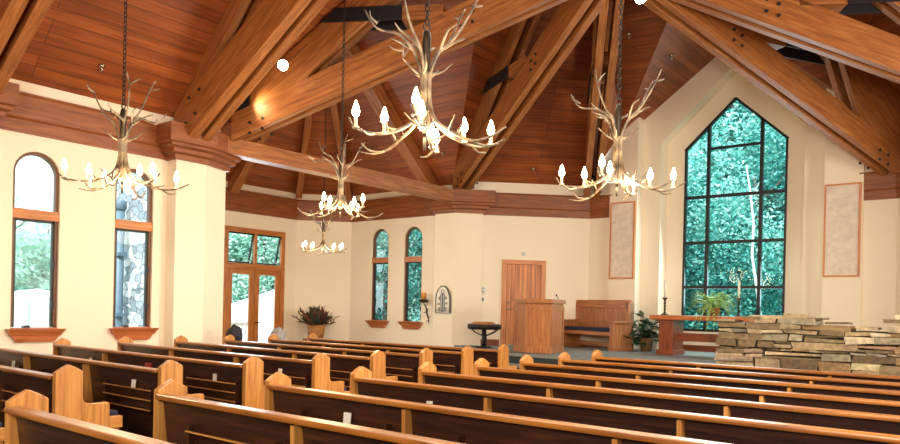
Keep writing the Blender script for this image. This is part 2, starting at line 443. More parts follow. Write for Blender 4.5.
def arch(ua, ub, zs, n=14):
    c = (ua+ub)/2; r = (ub-ua)/2
    return [(c-r*math.cos(PI*k/n), zs+r*math.sin(PI*k/n)) for k in range(n+1)]
ZT = 4.72
AW = [(4.11, 4.75), (5.58, 6.22)]; AWX = [(-13.98, -13.35), (-12.78, -12.15)]
ZS, ZR = 1.08, 3.33
wall_openings('wall_left', (XW, 0), (0, 1), (-1, 0), -4.2, 7.45, 0, ZT, [(a, b, ZS, arch(a, b, ZR)) for a, b in AW])
wall_openings('wall_transept_back', (0, 14.15), (1, 0), (0, 1), -14.8, -11.07, 0, ZT, [(a, b, 1.13, arch(a, b, 3.32)) for a, b in AWX])
DY0, DY1, DZT = 10.74, 12.62, 3.46
wall_openings('wall_transept_end', (-15.85, 0), (0, 1), (-1, 0), 8.55, 13.05, 0, ZT, [(DY0, DY1, 0, [(DY0, DZT), (DY1, DZT)])], .14)
def plainwall(name, a, b, z0=0, z1=ZT, mat=None):
    m = MB(); m.face([(*a, z0), (*b, z0), (*b, z1), (*a, z1)]); return struct(name, m, mat or M['wall'])
plainwall('wall_transept_corner', (-15.85, 13.05), (-14.8, 14.15))
plainwall('wall_transept_near_corner', (-14.8, 7.45), (-15.85, 8.55))
plainwall('wall_transept_near', (-11.2, 7.45), (-14.8, 7.45))
# 45 degree wall with the vestry door
D45 = Vector((S2, S2, 0)); O45 = Vector((-11.07, 14.15, 0))
L45 = (Vector((-8.62, 16.6, 0))-O45).length
du0 = (Vector((-10.2, 15.02, 0))-O45).dot(D45); du1 = du0+1.09
wall_openings('wall_vestry', (-11.07, 14.15), (S2, S2), (-S2, S2), 0, L45, 0, ZT+.05, [(du0+.05, du1-.05, PZ, [(du0+.05, 2.72), (du1-.05, 2.72)])], .1)
plainwall('wall_front_left', (-8.62, 16.6), (-7.9, 16.6), 0, 5.9)
# right-hand half of the chapel (mirror)
plainwall('wall_right', (.7, -4.2), (.7, 7.7)); plainwall('wall_right_transept_near', (.7, 7.45), (4.3, 7.45)); plainwall('wall_right_transept_near_corner', (4.3, 7.45), (5.35, 8.55))
plainwall('wall_right_transept_end', (5.35, 8.55), (5.35, 13.05)); plainwall('wall_right_transept_corner', (5.35, 13.05), (4.3, 14.15)); plainwall('wall_right_transept_back', (4.3, 14.15), (.57, 14.15))
plainwall('wall_right_vestry', (.57, 14.15), (-1.88, 16.6)); plainwall('wall_front_right', (-1.88, 16.6), (-2.6, 16.6))
plainwall('wall_right_vestry_boards', (.57, 14.15), (-1.88, 16.6), ZT, 5.9, M['ceil']); plainwall('wall_front_right_boards', (-1.88, 16.6), (-2.6, 16.6), ZT, 5.9, M['ceil'])
m = MB(); m.face([(-11.2, -4.2, 0), (.7, -4.2, 0), (.7, -4.2, 4.62), (AX, -4.2, 10.6), (-11.2, -4.2, 4.62)]); struct('wall_rear', m, M['wall'])

# ---- altar recess: three stepped planes
GS = .717; GZ = 7.75
gz = lambda x: GZ-GS*abs(x-AX)
HW1, HO1 = 2.78, 2.06
def gable(hw, zs, za): return [(AX-hw, zs), (AX, za), (AX+hw, zs)]
for nm, xa, xb in (('wall_pilaster_left', AX-HW1, AX-HO1), ('wall_pilaster_right', AX+HO1, AX+HW1)):
    m = MB(); y0, y1 = 16.5, 16.86
    m.face([(xa, y0, 0), (xb, y0, 0), (xb, y0, gz(xb)+.05), (xa, y0, gz(xa)+.05)])
    m.face([(xa, y0, 0), (xa, y1, 0), (xa, y1, gz(xa)+.05), (xa, y0, gz(xa)+.05)])
    m.face([(xb, y0, 0), (xb, y1, 0), (xb, y1, gz(xb)+.05), (xb, y0, gz(xb)+.05)])
    struct(nm, m, M['wall'])
wall_openings('wall_altar_step', (0, 16.84), (1, 0), (0, 1), AX-HW1, AX+HW1, PZ, [(AX-HW1, gz(AX-HW1)+.05), (AX, GZ+.05), (AX+HW1, gz(AX+HW1)+.05)],
              [(AX-1.6, AX+1.6, PZ, gable(1.6, 5.66, 7.17))], .42)
WW = 1.17
wall_openings('wall_altar', (0, 17.25), (1, 0), (0, 1), AX-1.6, AX+1.6, PZ, [(AX-1.6, 5.66), (AX, 7.17), (AX+1.6, 5.66)],
              [(AX-WW, AX+WW, 1.09, gable(WW, 5.5, 6.6))], .12)

# ---- ceiling facets
def facet(name, pts, udir):
    m = MB(); u = Vector(udir).normalized(); p = [Vector(q) for q in pts]
    n = Vector((0, 0, 0))
    for k in range(len(p)):
        a, b = p[k], p[(k+1) % len(p)]; n += Vector(((a.y-b.y)*(a.z+b.z), (a.z-b.z)*(a.x+b.x), (a.x-b.x)*(a.y+b.y)))
    n.normalize(); u = (u-n*u.dot(n)).normalized(); w = n.cross(u)
    m.face(p, [(q.dot(u), q.dot(w)) for q in p]); return struct(name, m, M['ceil'])
zr = 4.62+(AX+11.2)          # nave ridge
RT = 4.62+3.35               # transept ridge
hipy = 11.62
V1 = (AX, 13.6, GZ); V2 = (-7.72, 16.45, gz(-7.72)); Ap = (-8.45, 16.4, 4.98); Bm = (-6.95, 13.8, 7.88); Top = (AX, hipy, zr)
vall = (-11.2+3.35, CY, RT)
def both(name, pts, ud):
    facet(name, pts, ud)
    facet(name, [mir(p) for p in pts][::-1], (-ud[0], ud[1], ud[2]))
both('ceiling_nave', [(-11.2, -4.2, 4.62), (AX, -4.2, zr), Top, (-11.2, 14.15, 4.62), vall, (-11.2, 7.45, 4.62)], (0, 1, 0))
both('ceiling_transept', [(-11.2, 14.15, 4.62), vall, (-12.5, CY, RT), (-14.8, 14.15, 4.62)], (1, 0, 0))
both('ceiling_transept_near', [(-11.2, 7.45, 4.62), vall, (-12.5, CY, RT), (-14.8, 7.45, 4.62)], (1, 0, 0))
both('ceiling_apse', [(-14.8, 14.15, 4.62), (-12.5, CY, RT), (-15.85, 13.05, 4.62)], (1.05, 1.1, 0))
both('ceiling_apse_end', [(-15.85, 13.05, 4.62), (-12.5, CY, RT), (-15.85, 8.55, 4.62)], (0, 1, 0))
both('ceiling_apse_near', [(-15.85, 8.55, 4.62), (-12.5, CY, RT), (-14.8, 7.45, 4.62)], (1.05, -1.1, 0))
facet('ceiling_vestry', [(-11.2, 14.15, 4.62), Top, Bm, Ap], (1, 1, 0))
Ar = (-2.05, 16.4, 5.86); Br = (-3.55, 13.8, 8.11)
facet('ceiling_vestry_right', [(.7, 14.15, 4.62), (.0, 15.2, 5.6), Ar, Br, Top], (1, -1, 0))
facet('ceiling_vestry_edge', [(-11.2, 14.15, 4.62), Ap, (-8.62, 16.62, 4.7)], (1, 1, 0))
facet('ceiling_vestry_edge_right', [(.7, 14.15, 4.62), (-1.8, 16.65, 5.7), Ar, (.0, 15.2, 5.6)], (1, -1, 0))
facet('ceiling_front', [Ap, Bm, V2], (1, 0, 0)); facet('ceiling_front_upper', [Bm, Top, V1, V2], (1, 0, 0))
facet('ceiling_front_right', [Ar, mir(V2), Br], (1, 0, 0)); facet('ceiling_front_upper_right', [Br, mir(V2), V1, Top], (1, 0, 0))
facet('ceiling_front_edge', [Ap, V2, (-8.08, 16.5, gz(-8.08)), (-8.62, 16.62, 4.7)], (1, 0, 0))
facet('ceiling_front_edge_right', [Ar, (-1.8, 16.65, 5.7), (-2.42, 16.5, gz(-2.42)), mir(V2)], (1, 0, 0))
both('ceiling_gable', [V1, (AX, 16.9, GZ), (-8.08, 16.9, gz(-8.08)), (-8.08, 16.5, gz(-8.08)), V2], (0, 1, 0))

# ---- cornices
def run(mb, pts, prof):
    """sweep profile [(out, z)] (out = into the room, to the right of travel) along plan polyline, mitred"""
    P = [Vector((p[0], p[1])) for p in pts]; ring = []
    for i, p in enumerate(P):
        d0 = (P[i]-P[i-1]).normalized() if i > 0 else None; d1 = (P[i+1]-P[i]).normalized() if i < len(P)-1 else None
        r = lambda d: Vector((d.y, -d.x))
        if d0 is None: n = r(d1); k = 1
        elif d1 is None: n = r(d0); k = 1
        else:
            n = (r(d0)+r(d1)).normalized(); k = 1/max(.3, n.dot(r(d0)))
        ring.append([Vector((p.x+n.x*o*k, p.y+n.y*o*k, z)) for o, z in prof])
    n = len(prof)
    for i in range(len(P)-1):
        a, b = ring[i], ring[i+1]; d = (b[0]-a[0]).normalized()
        for k in range(n):
            k2 = (k+1) % n
            mb.solid([a[k], b[k], b[k2], a[k2]], [(0, 1, 2, 3)], d)
    for i in (0, len(P)-1):
        mb.solid(ring[i], [tuple(range(n))], (0, 0, 1))
WP = [(0, 3.88), (.05, 3.88), (.05, 4.06), (.085, 4.09), (.085, 4.40), (.11, 4.42), (.11, 4.44), (0, 4.44)]
k = 10
def cornice(pts):
    global k
    m = MB(); run(m, pts, WP); struct('trim_%d' % k, m, M['cornice']); k += 1
cornice([(XW, -4), (XW, 6.6)])
cornice([(-15.85, 8.55), (-15.85, 13.05), (-14.8, 14.15), (-11.5, 14.15)])
cornice([(-10.9, 14.32), (-8.62, 16.6), (-7.95, 16.6)])
cornice([(-2.55, 16.6), (-1.88, 16.6), (.4, 14.32)])
cornice([(.7, 6.6), (.7, -4)])
# piers with stepped timber caps
def pier(name, pts, capname):
    m = MB()
    for a, b in zip(pts, pts[1:]): m.face([(*a, 0), (*b, 0), (*b, 4.0), (*a, 4.0)])
    struct(name, m, M['wall'])
    m = MB(); run(m, pts, [(0, 3.87), (.05, 3.87), (.06, 3.95), (.13, 3.98), (.13, 4.04), (.2, 4.07), (.2, 4.11), (.25, 4.13), (.25, 4.42), (0, 4.42)])
    pl = []
    P = [Vector(p) for p in pts]
    c = sum((Vector((p[0], p[1])) for p in pts), Vector((0, 0)))/len(pts)
    m.face([(*p, 4.42) for p in pts])
    struct(capname, m, M['cornice'])
# left pier between nave and transept
PI1 = [(XW, 6.45), (-10.92, 6.45), (-10.92, 7.0), (-11.17, 7.56), (-11.5, 7.5)]
pier('wall_pier_left', PI1, 'trim_20')
PI2 = [(-11.75, 14.15), (-11.55, 13.92), (-10.93, 13.92), (-10.42, 14.43), (-10.62, 14.62)]
pier('wall_pier_corner', PI2, 'trim_21')
pier('wall_pier_near', [(XW, 3.05), (-10.92, 3.05), (-10.92, 3.72), (XW, 3.72)], 'trim_22')
pier('wall_pier_right', [mir(p) for p in PI1][::-1], 'trim_23'); pier('wall_pier_right_corner', [mir(p) for p in PI2][::-1], 'trim_24')
# baseboards on the platform
def base(name, a, b, z=PZ):
    m = MB(); run(m, [a, b], [(0, z), (.02, z), (.02, z+.13), (.012, z+.15), (0, z+.15)]); struct(name, m, M['altar'])
base('baseboard_vestry', (-10.75, 14.47), tuple((O45+D45*(du0-.06))[:2])); base('baseboard_vestry_right', tuple((O45+D45*(du1+.06))[:2]), (-8.62, 16.6))
base('baseboard_altar', (AX-1.6, 17.25), (AX+1.6, 17.25)); base('baseboard_front', (-8.6, 16.5), (AX-HO1, 16.5)); base('baseboard_front_right', (AX+HO1, 16.5), (-1.9, 16.5))

# ------------------------------------------------------------------ windows
def arched_window(name, org, ud, nd, ua, ub, zb, zs, midz, depth, lab):
    ud = Vector((*ud, 0)); nd = Vector((*nd, 0)); o = Vector((*org, 0))
    P = lambda u, z, d: o+ud*u+nd*d+Vector((0, 0, z))
    root = empty(name, P((ua+ub)/2, zb, 0)); root['kind'] = 'structure'
    L = lambda u, z, d: P(u, z, d)-root.location
    # frame: jamb and arch band
    m = MB(); w = .045
    outer = [(ua, zb)]+arch(ua, ub, zs, 18)+[(ub, zb)]; c = (ua+ub)/2; r = (ub-ua)/2
    inner = [(ua+w, zb+w)]+[(c-(r-w)*math.cos(PI*j/18), zs+(r-w)*math.sin(PI*j/18)) for j in range(19)]+[(ub-w, zb+w)]
    for j in range(len(outer)-1):
        a, b, c2, d2 = outer[j], outer[j+1], inner[j+1], inner[j]
        m.solid([L(*a, depth-.05), L(*b, depth-.05), L(*c2, depth-.05), L(*d2, depth-.05), L(*a, depth+.03), L(*b, depth+.03), L(*c2, depth+.03), L(*d2, depth+.03)],
                [(0, 1, 2, 3), (3, 2, 6, 7), (0, 4, 5, 1), (4, 7, 6, 5)], (0, 0, 1))
    m.build('window_frame', M['brownframe'], root)
    m = MB(); m.prism([(ua, midz-.07), (ub, midz-.07), (ub, midz+.07), (ua, midz+.07)], L, depth-.085, depth+.02, tuple(ud)); m.build('window_rail', M['casing'], root)
    m = MB()
    for (a, b) in ((ua+w*.5, ua+w+.03), (ub-w-.03, ub-w*.5)):
        m.prism([(a, zb+.02), (b, zb+.02), (b, midz-.07), (a, midz-.07)], L, depth-.03, depth+.015, (0, 0, 1))
    m.prism([(ua+w, midz-.105), (ub-w, midz-.105), (ub-w, midz-.07), (ua+w, midz-.07)], L, depth-.03, depth+.015, tuple(ud))
    m.build('sash', M['frame'], root)
    m = MB(); m.face([L(u, z, depth) for u, z in inner]); m.build('pane', M['glass'], root)
    # stepped wooden sill
    m = MB(); s = .075
    steps = [(0, -.045, .14, s), (-.045, -.10, .10, .045), (-.10, -.19, .07, .0)]
    for zt, zl, pr, ov in steps:
        tp = ov; bt = ov-(.03 if zl > -.15 else .06)
        m.solid([L(ua-tp, zb+zt, -pr), L(ub+tp, zb+zt, -pr), L(ub+tp, zb+zt, .0), L(ua-tp, zb+zt, .0), L(ua-bt, zb+zl, -pr*.8), L(ub+bt, zb+zl, -pr*.8), L(ub+bt, zb+zl, .0), L(ua-bt, zb+zl, .0)],
                [(0, 1, 2, 3), (4, 7, 6, 5), (0, 4, 5, 1), (1, 5, 6, 2), (2, 6, 7, 3), (3, 7, 4, 0)], tuple(ud))
    m.prism([(ua, zb-.01), (ub, zb-.01), (ub, zb+.015), (ua, zb+.015)], L, 0, depth, tuple(ud))
    m.build('window_sill', M['sill'], root)
    m = MB(); m.prism([(ub-.07, zb+.9), (ub-.045, zb+.9), (ub-.045, zb+1.0), (ub-.07, zb+1.0)], L, depth-.07, depth-.02); m.prism([(ub-.07, zb+.3), (ub-.045, zb+.3), (ub-.045, zb+.4), (ub-.07, zb+.4)], L, depth-.07, depth-.02)
    m.build('sash_lock', M['blackmetal'], root)
    m = MB(); m.prism([(ua+.16, zb+.015), (ua+.26, zb+.015), (ua+.24, zb+.05), (ua+.18, zb+.05)], L, depth-.12, depth-.03); m.build('crank_handle', M['frame'], root)
    return root
arched_window('window_1', (XW, 0), (0, 1), (-1, 0), *AW[0], ZS, ZR, 2.74, .10, '')
arched_window('window_2', (XW, 0), (0, 1), (-1, 0), *AW[1], ZS, ZR, 2.74, .10, '')
arched_window('window_3', (0, 14.15), (1, 0), (0, 1), *AWX[0], 1.13, 3.32, 2.78, .10, '')
arched_window('window_4', (0, 14.15), (1, 0), (0, 1), *AWX[1], 1.13, 3.32, 2.78, .10, '')

# altar window
root = empty('window_5', (AX, 17.30, 1.09)); root['kind'] = 'structure'
Lw = lambda x, z, y=0: Vector((x-AX, y, z-1.09))
m = MB(); fw = .05
def bar(m, x0, z0, x1, z1, w, y0=-.06, y1=.03):
    a = Vector((x0, 0, z0)); b = Vector((x1, 0, z1)); d = (b-a).normalized(); n = Vector((-d.z, 0, d.x))*w/2
    q = [a-n, b-n, b+n, a+n]
    m.solid([Lw(p.x, p.z, y0) for p in q]+[Lw(p.x, p.z, y1) for p in q], [(0, 1, 2, 3), (7, 6, 5, 4), (0, 4, 5, 1), (1, 5, 6, 2), (2, 6, 7, 3), (3, 7, 4, 0)], d)
xl, xr = AX-WW, AX+WW
bar(m, xl+.025, 1.09, xl+.025, 5.5, .05); bar(m, xr-.025, 1.09, xr-.025, 5.5, .05); bar(m, xl, 1.115, xr, 1.115, .06)
bar(m, xl, 5.48, AX, 6.58, .055); bar(m, AX, 6.58, xr, 5.48, .055)
m.build('window_frame', M['frame'], root)
gt = lambda x: 6.6-(1.1/WW)*abs(x-AX)
for x in (-5.85, -4.64):
    m = MB(); bar(m, x, 1.1, x, gt(x)-.03, .075); m.build('mullion', M['frame'], root)
for z, x0, x1 in ((2.15, xl, xr), (3.22, xl, xr), (4.32, xl, xr), (5.46, -5.85, -4.64)):
    m = MB(); bar(m, x0, z, x1, z, .07 if z < 5 else .055, -.055, .025); m.build('transom_bar', M['frame'], root)
m = MB(); m.face([Lw(xl, 1.09), Lw(xr, 1.09), Lw(xr, 5.5), Lw(AX, 6.6), Lw(xl, 5.5)]); m.build('pane', M['glassteal'], root)

# double glazed door with transom lights
root = empty('door_1', (-15.85, (DY0+DY1)/2, 0)); root['kind'] = 'structure'; oy = (DY0+DY1)/2
def bx(m, y0, y1, z0, z1, x0, x1, g=None): m.box(x0, x1, y0-oy, y1-oy, z0, z1, g)
m = MB(); c = .10
bx(m, DY0-.02, DY0+c, 0, DZT, -.06, .03); bx(m, DY1-c, DY1+.02, 0, DZT, -.06, .03); bx(m, DY0-.02, DY1+.02, DZT-.1, DZT+.03, -.06, .035); bx(m, DY0, DY1, 2.42, 2.56, -.06, .04)
bx(m, oy-.04, oy+.04, 2.5, DZT, -.06, .03)
m.build('door_frame', M['casing'], root, .006)
for i, (a, b) in enumerate(((DY0+c, oy-.006), (oy+.006, DY1-c))):
    d = MB(); st = .15
    bx(d, a, a+st, .01, 2.42, -.06, -.01); bx(d, b-st, b, .01, 2.42, -.06, -.01); bx(d, a+st, b-st, 2.28, 2.42, -.06, -.01); bx(d, a+st, b-st, .01, .28, -.06, -.01)
    leaf = d.build('door_leaf', M['casing'], root)
    g = MB(); g.face([(-.035, a+st-oy, .28), (-.035, b-st-oy, .28), (-.035, b-st-oy, 2.28), (-.035, a+st-oy, 2.28)]); g.build('pane', M['glass'], leaf)
h = MB(); h.tube([(.0, .03, 1.02), (.05, .03, 1.02), (.055, .06, 1.02), (.055, .15, 1.015)], .012, 8); h.lathe([(.03, 0), (.03, .01)], (0, 0, 0), 12); h.build('door_handle', M['blackmetal'], root)
for a, b in ((DY0+c, oy-.04), (oy+.04, DY1-c)):       # awning lights, tilted open at the bottom
    f = MB(); w = .035
    for q in ((a, a+w, 0, .8), (b-w, b, 0, .8), (a, b, .765, .8), (a, b, 0, w)): f.box(-.02, .02, q[0]-oy, q[1]-oy, q[2]-.8, q[3]-.8)
    fo = f.build('transom_sash', M['frame'], root); fo.location = (-.03, 0, 3.36); fo.rotation_euler = (0, math.radians(14), 0)
    g = MB(); g.face([(0, a+w-oy, -.765), (0, b-w-oy, -.765), (0, b-w-oy, -.035), (0, a+w-oy, -.035)]); g.build('pane', M['glass'], fo)
    r_ = MB(); r_.tube([(-.02, b-.08-oy, 2.6), (-.17, b-.12-oy, 2.68)], .008, 6); r_.build('stay_arm', M['whitepaint'], root)

# vestry door
dc = O45+D45*((du0+du1)/2); ang = math.radians(45)
root = empty('door_2', (dc.x, dc.y, PZ), ang); root['kind'] = 'structure'; hw = (du1-du0)/2
m = MB(); m.box(-hw-.02, -hw+.09, -.03, .05, 0, 2.15, (0, 0, 1)); m.box(hw-.09, hw+.02, -.03, .05, 0, 2.15, (0, 0, 1)); m.box(-hw-.02, hw+.02, -.035, .05, 2.06, 2.17, (1, 0, 0)); m.build('door_frame', M['doorc'], root, .006)
m = MB(); m.box(-hw+.09, hw-.09, .02, .06, .01, 2.06, (0, 0, 1)); leaf = m.build('door_leaf', M['doorw'], root)
m = MB(); m.lathe([(.035, 0), (.035, .015)], (0, 0, 0), 14); m.tube([(0, 0, 0), (0, 0, .06), (.03, 0, .065), (.13, 0, .06)], .011, 8)
h = m.build('door_handle', M['chrome'], leaf); h.location = (-hw+.17, .02, .93); h.rotation_euler = (PI/2, 0, 0)
m = MB(); m.lathe([(.03, 0), (.03, .02), (.015, .035)], (0, 0, 0), 14); h = m.build('deadbolt', M['chrome'], leaf); h.location = (-hw+.17, .02, 1.08); h.rotation_euler = (PI/2, 0, 0)
m = MB(); m.box(hw-.1, hw-.08, .005, .03, 1.7, 1.8); m.build('hinge', M['chrome'], leaf)

# ------------------------------------------------------------------ roof timbers
def bolts(parent, pts, axis):
    for p in pts:
        m = MB(); a = Vector(axis).normalized(); m.tube([Vector((0, 0, 0)), a*.02], .028, 10); o = m.build('bolt', M['steel'], parent, loc=Vector(p))
def radial_truss(px, py, label, gusset=False):
    d = Vector((AX-px, CY-py, 0)); Lr = d.length; d.normalize(); s = Vector((-d.y, d.x, 0))
    root = empty('roof_truss', (px, py, 4.4), label=label, cat='roof truss', group='scissor trusses meeting over the crossing')
    Q = lambda r, z, o=0: d*r+s*o+Vector((0, 0, z-4.4))
    pol = lambda pts, o0, o1, mb, g: mb.prism(pts, lambda a, b, c: Q(a, b, c), o0, o1, g)
    if abs(d.x) > abs(d.y): roof = lambda r: 4.62+(abs(px-AX)*-1+5.95)+abs(d.x)*r
    else: roof = lambda r: 4.65+(5.45)*0+.30+.966*r
    if px > -3 and py > 16: roof = lambda r: 5.86+.75*r
    g1 = Q(1, .42+4.4)-Q(0, 4.4)
    for o0, o1 in ((-.2, -.06), (.06, .2)):
        m = MB(); r1 = Lr-.02
        pol([(-.1, 4.34), (r1, 4.34+.42*r1), (r1, 4.80+.45*r1), (-.1, 4.80)], o0, o1, m, g1); m.build('bottom_chord', M['beam'], root, .008)
        m = MB(); ra, rb = (.22 if gusset else -.1), min(3.6, Lr-1)
        pol([(ra, 4.7), (.8, 4.9), (1.5, roof(1.5)-.64), (rb, roof(rb)-.66), (rb, roof(rb)+.02), (ra, roof(ra)+.02)], o0+.01, o1-.01, m, Q(1, roof(1))-Q(0, roof(0))); m.build('top_chord', M['beam'], root, .008)
    # collar tie between the twin timbers, sheathed in black steel at its outer part
    def rr(z):  # r where the roof reaches z
        lo, hi = 0, 6
        for _ in range(40):
            mid = (lo+hi)/2
            if roof(mid) < z: lo = mid
            else: hi = mid
        return lo
    z0, z1 = 6.33, 6.57
    m = MB(); pol([(2.9, z0), (4.15, z0), (4.15, z1), (2.9, z1)], -.055, .055, m, d); m.build('collar_tie', M['beam'], root)
    m = MB(); pol([(rr(z0)-.02, z0), (2.9, z0), (2.9, z1), (rr(z1)-.02, z1)], -.225, -.2, m, d); pol([(rr(z0)-.02, z0), (2.9, z0), (2.9, z1), (rr(z1)-.02, z1)], .2, .225, m, d); m.build('steel_plate', M['steel'], root)
    m = MB(); pol([(2.9, z0), (3.6, z0), (3.6, z1), (2.9, z1)], -.2, -.06, m, d); pol([(2.9, z0), (3.6, z0), (3.6, z1), (2.9, z1)], .06, .2, m, d); m.build('collar_block', M['beam'], root)
    if gusset: m = MB(); pol([(-.15, 4.82), (.24, 4.86), (.26, roof(.2)-.02), (-.12, roof(-.12)-.02)], -.19, .19, m, d); m.build('steel_gusset', M['steel'], root)
    for o in (-.2, .2):
        c = [Q(4.0+a, 4.57+.435*4.0+.42*a+b, o) for a in (-.09, .09) for b in (-.09, .09)]
        bolts(root, c, s*(1 if o > 0 else -1)); c = [Q(.25+a*.9, 4.55+b+.3*a, o) for a in (0, .25) for b in (-.08, .1)]
        bolts(root, c, s*(1 if o > 0 else -1))
    return root
PIERS = {'P1': (-10.79, 7.6), 'P2': (-10.79, 14.0), 'P3': (-8.45, 16.34), 'P4': (-2.05, 16.34), 'P5': (.29, 14.0), 'P6': (.29, 7.6)}
radial_truss(*PIERS['P1'], 'paired timber scissor truss rising from the left pier between windows and glazed door', True)
radial_truss(*PIERS['P2'], 'paired timber scissor truss rising from the corner pier with the arched wall plaque')
radial_truss(*PIERS['P3'], 'paired timber scissor truss seen nearly end on behind the chandelier left of the altar window')
radial_truss(*PIERS['P4'], 'paired timber scissor truss crossing just above the right side of the altar window')
radial_truss(*PIERS['P5'], 'paired timber scissor truss in the top right corner with four bolts')
# nave trusses (transverse)
def nave_truss(y0, label, half):
    root = empty('nave_truss', (XW, y0, 4.4), label=label, cat='roof truss')
    pol = lambda pts, a, b, m, g: m.prism(pts, lambda x, z, y: Vector((x-XW, y-y0, z-4.4)), a, b, g)
    roof = lambda x: 4.62+(x-XW)
    for a, b in ((y0, y0+.17), (y0+.25, y0+.40)):
        m = MB(); pol([(-11.1, 4.3), (-10.7, 4.2), (AX, 4.25+.56*(AX+10.7)), (AX, 4.75+.58*(AX+10.7)), (-11.1, 4.72)], a, b, m, Vector((1, 0, .56))); m.build('bottom_chord', M['beam'], root, .008)
        m = MB(); pol([(-11.15, 4.55), (-10.9, 4.55), (-6.2, roof(-6.2)-.55), (-6.2, roof(-6.2)-.01), (-11.15, roof(-11.15)-.01)], a+.02, b-.02, m, Vector((1, 0, 1))); m.build('top_chord', M['beam'], root, .008)
    m = MB(); pol([(-9.0, 5.6), (-8.6, 5.6), (-7.4, 7.0), (-7.4, 8.0), (-9.0, 6.6)], y0+.1, y0+.14, m, Vector((0, 0, 1))); m.build('infill_board', M['beam'], root)
    bolts(root, [(-10.75+dx-XW, -.02, 4.45+dz+.5*dx-4.4) for dx, dz in ((0, 0), (.1, .35), (.28, -.02), (.38, .3))], (0, 1, 0))
    return root
nave_truss(6.5, 'heavy paired nave truss climbing left of the spotlight from the pier cap', 0)
nave_truss(3.35, 'paired nave truss cut by the top left corner of the picture', 0)
# transept tie beam and rafters
m = MB(); m.beam((-10.95, 7.3, 4.27), (-10.95, 13.75, 4.27), .3, .29); tag(m.build('tie_beam', M['beam'], None, .008), 'horizontal timber tie beam spanning between two pier caps across the transept opening', 'beam')
def rafter(p0, p1, w, h, lab):
    a, b = Vector(p0), Vector(p1); m = MB(); m.beam(a-Vector((0, 0, h*.5)), b-Vector((0, 0, h*.5)), w, h)
    tag(m.build('rafter', M['beam'], None, .006), lab, 'rafter', 'rafters under the transept roof')
rafter((-15.64, 12.92, 4.62), (-12.55, CY+.05, 7.9), .16, .2, 'slim hip rafter rising from the inner corner right of the glazed door')
rafter((-14.7, 13.95, 4.62), (-12.5, CY+.1, 7.9), .16, .2, 'slim hip rafter rising left of the two small arched windows')
rafter((-15.8, 10.9, 4.55), (-12.6, 10.85, 7.9), .24, .26, 'thick rafter slanting up beside the left pier above the glazed door')
rafter((-11.75, 14.0, 4.7), (-12.0, CY, 7.9), .34, .3, 'wide dark rafter leaning left from the corner pier cap toward the transept ridge')

# ------------------------------------------------------------------ pews
PL = 4.37
def end_poly():
    p = [(0, 0), (0, .925), (.05, .959), (.108, .988), (.165, .962), (.215, .93), (.218, .72)]
    for k_ in range(1, 6):
        a = PI/2*k_/6; p.append((.218+.05*(1-math.cos(a)), .72-.062*math.sin(a)))
    p += [(.29, .655), (.43, .655), (.442, .64), (.442, 0)]
    return p
def make_pew():
    root = empty('pew')
    ep = end_poly()
    for x in (0, PL-.06):
        m = MB(); m.prism(ep, lambda a, b, d: (d, a, b), x, x+.06, (0, 0, 1)); m.build('end_panel', M['pewend'], root, .007)
    m = MB()
    m.solid([(.06, .035, .87), (PL-.06, .035, .87), (PL-.06, .06, .87), (.06, .06, .87), (.06, .13, .08), (PL-.06, .13, .08), (PL-.06, .155, .08), (.06, .155, .08)],
            [(0, 1, 2, 3), (7, 6, 5, 4), (0, 4, 5, 1), (2, 6, 7, 3), (1, 5, 6, 2), (3, 7, 4, 0)], (1, 0, 0)); m.build('backrest', M['pewdark'], root)
    m = MB(); m.box(.06, PL-.06, -.03, .07, .868, .902, (1, 0, 0)); m.build('top_rail', M['pewrail'], root, .012)
    m = MB(); m.box(.06, PL-.06, .14, .55, .43, .48, (1, 0, 0)); m.box(.06, PL-.06, .52, .555, .38, .48, (1, 0, 0)); m.box(-.0, .06, .44, .555, .43, .53, (0, 1, 0)); m.box(PL-.06, PL, .44, .555, .43, .53, (0, 1, 0)); m.build('seat', M['pewend'], root, .006)
    m = MB(); m.box(.07, PL-.07, .15, .555, .482, .57, (1, 0, 0)); m.build('seat_cushion', M['navy'], root, .025)
    for x in (PL/3, 2*PL/3):
        m = MB(); m.prism([(-.02, .858), (.045, .858), (.2, .05), (.0, .05)], lambda a, b, d: (d, a, b), x-.015, x+.015, (0, 0, 1)); m.build('support', M['pewend'], root)
    for k_ in range(3):
        a = PL/3*k_+.42; b = PL/3*(k_+1)-.16
        m = MB()
        m.box(a, b, .0, .10, .50, .515, (1, 0, 0)); m.box(a, a+.02, -.005, .10, .50, .74); m.box(b-.02, b, -.005, .10, .50, .74)
        rk = m.build('book_rack', M['pewdark'], root)
        for z in (.70, .61, .52):
            r_ = MB(); r_.box(a, b, -.02, -.005, z-.004, z+.005, (1, 0, 0)); r_.build('rack_rod', M['pewend'], rk)
    return root
ords = ['front', 'second', 'third', 'fourth', 'fifth', 'sixth', 'seventh', 'eighth', 'ninth']
pew0 = make_pew(); first = True
YL = lambda row: 1.746+.9*(row-1)-.108
for row in range(1, 10):
    for side in ('left', 'right'):
        o = pew0 if first else copy_tree(pew0); first = False
        o.location = (-6.0-PL, YL(row), 0) if side == 'left' else (-4.52, YL(row), 0)
        n = 9-row
        if n == 0: lab = 'dark oak pew of the %s block in the front row nearest the platform' % side
        elif row == 1: lab = 'dark oak pew of the %s block in the rearmost row nearest the camera' % side
        else: lab = 'dark oak pew of the %s block, %s row from the platform' % (side, ords[n])
        o['label'] = lab; o['category'] = 'pew'; o['group'] = 'oak pews of the %s block' % side

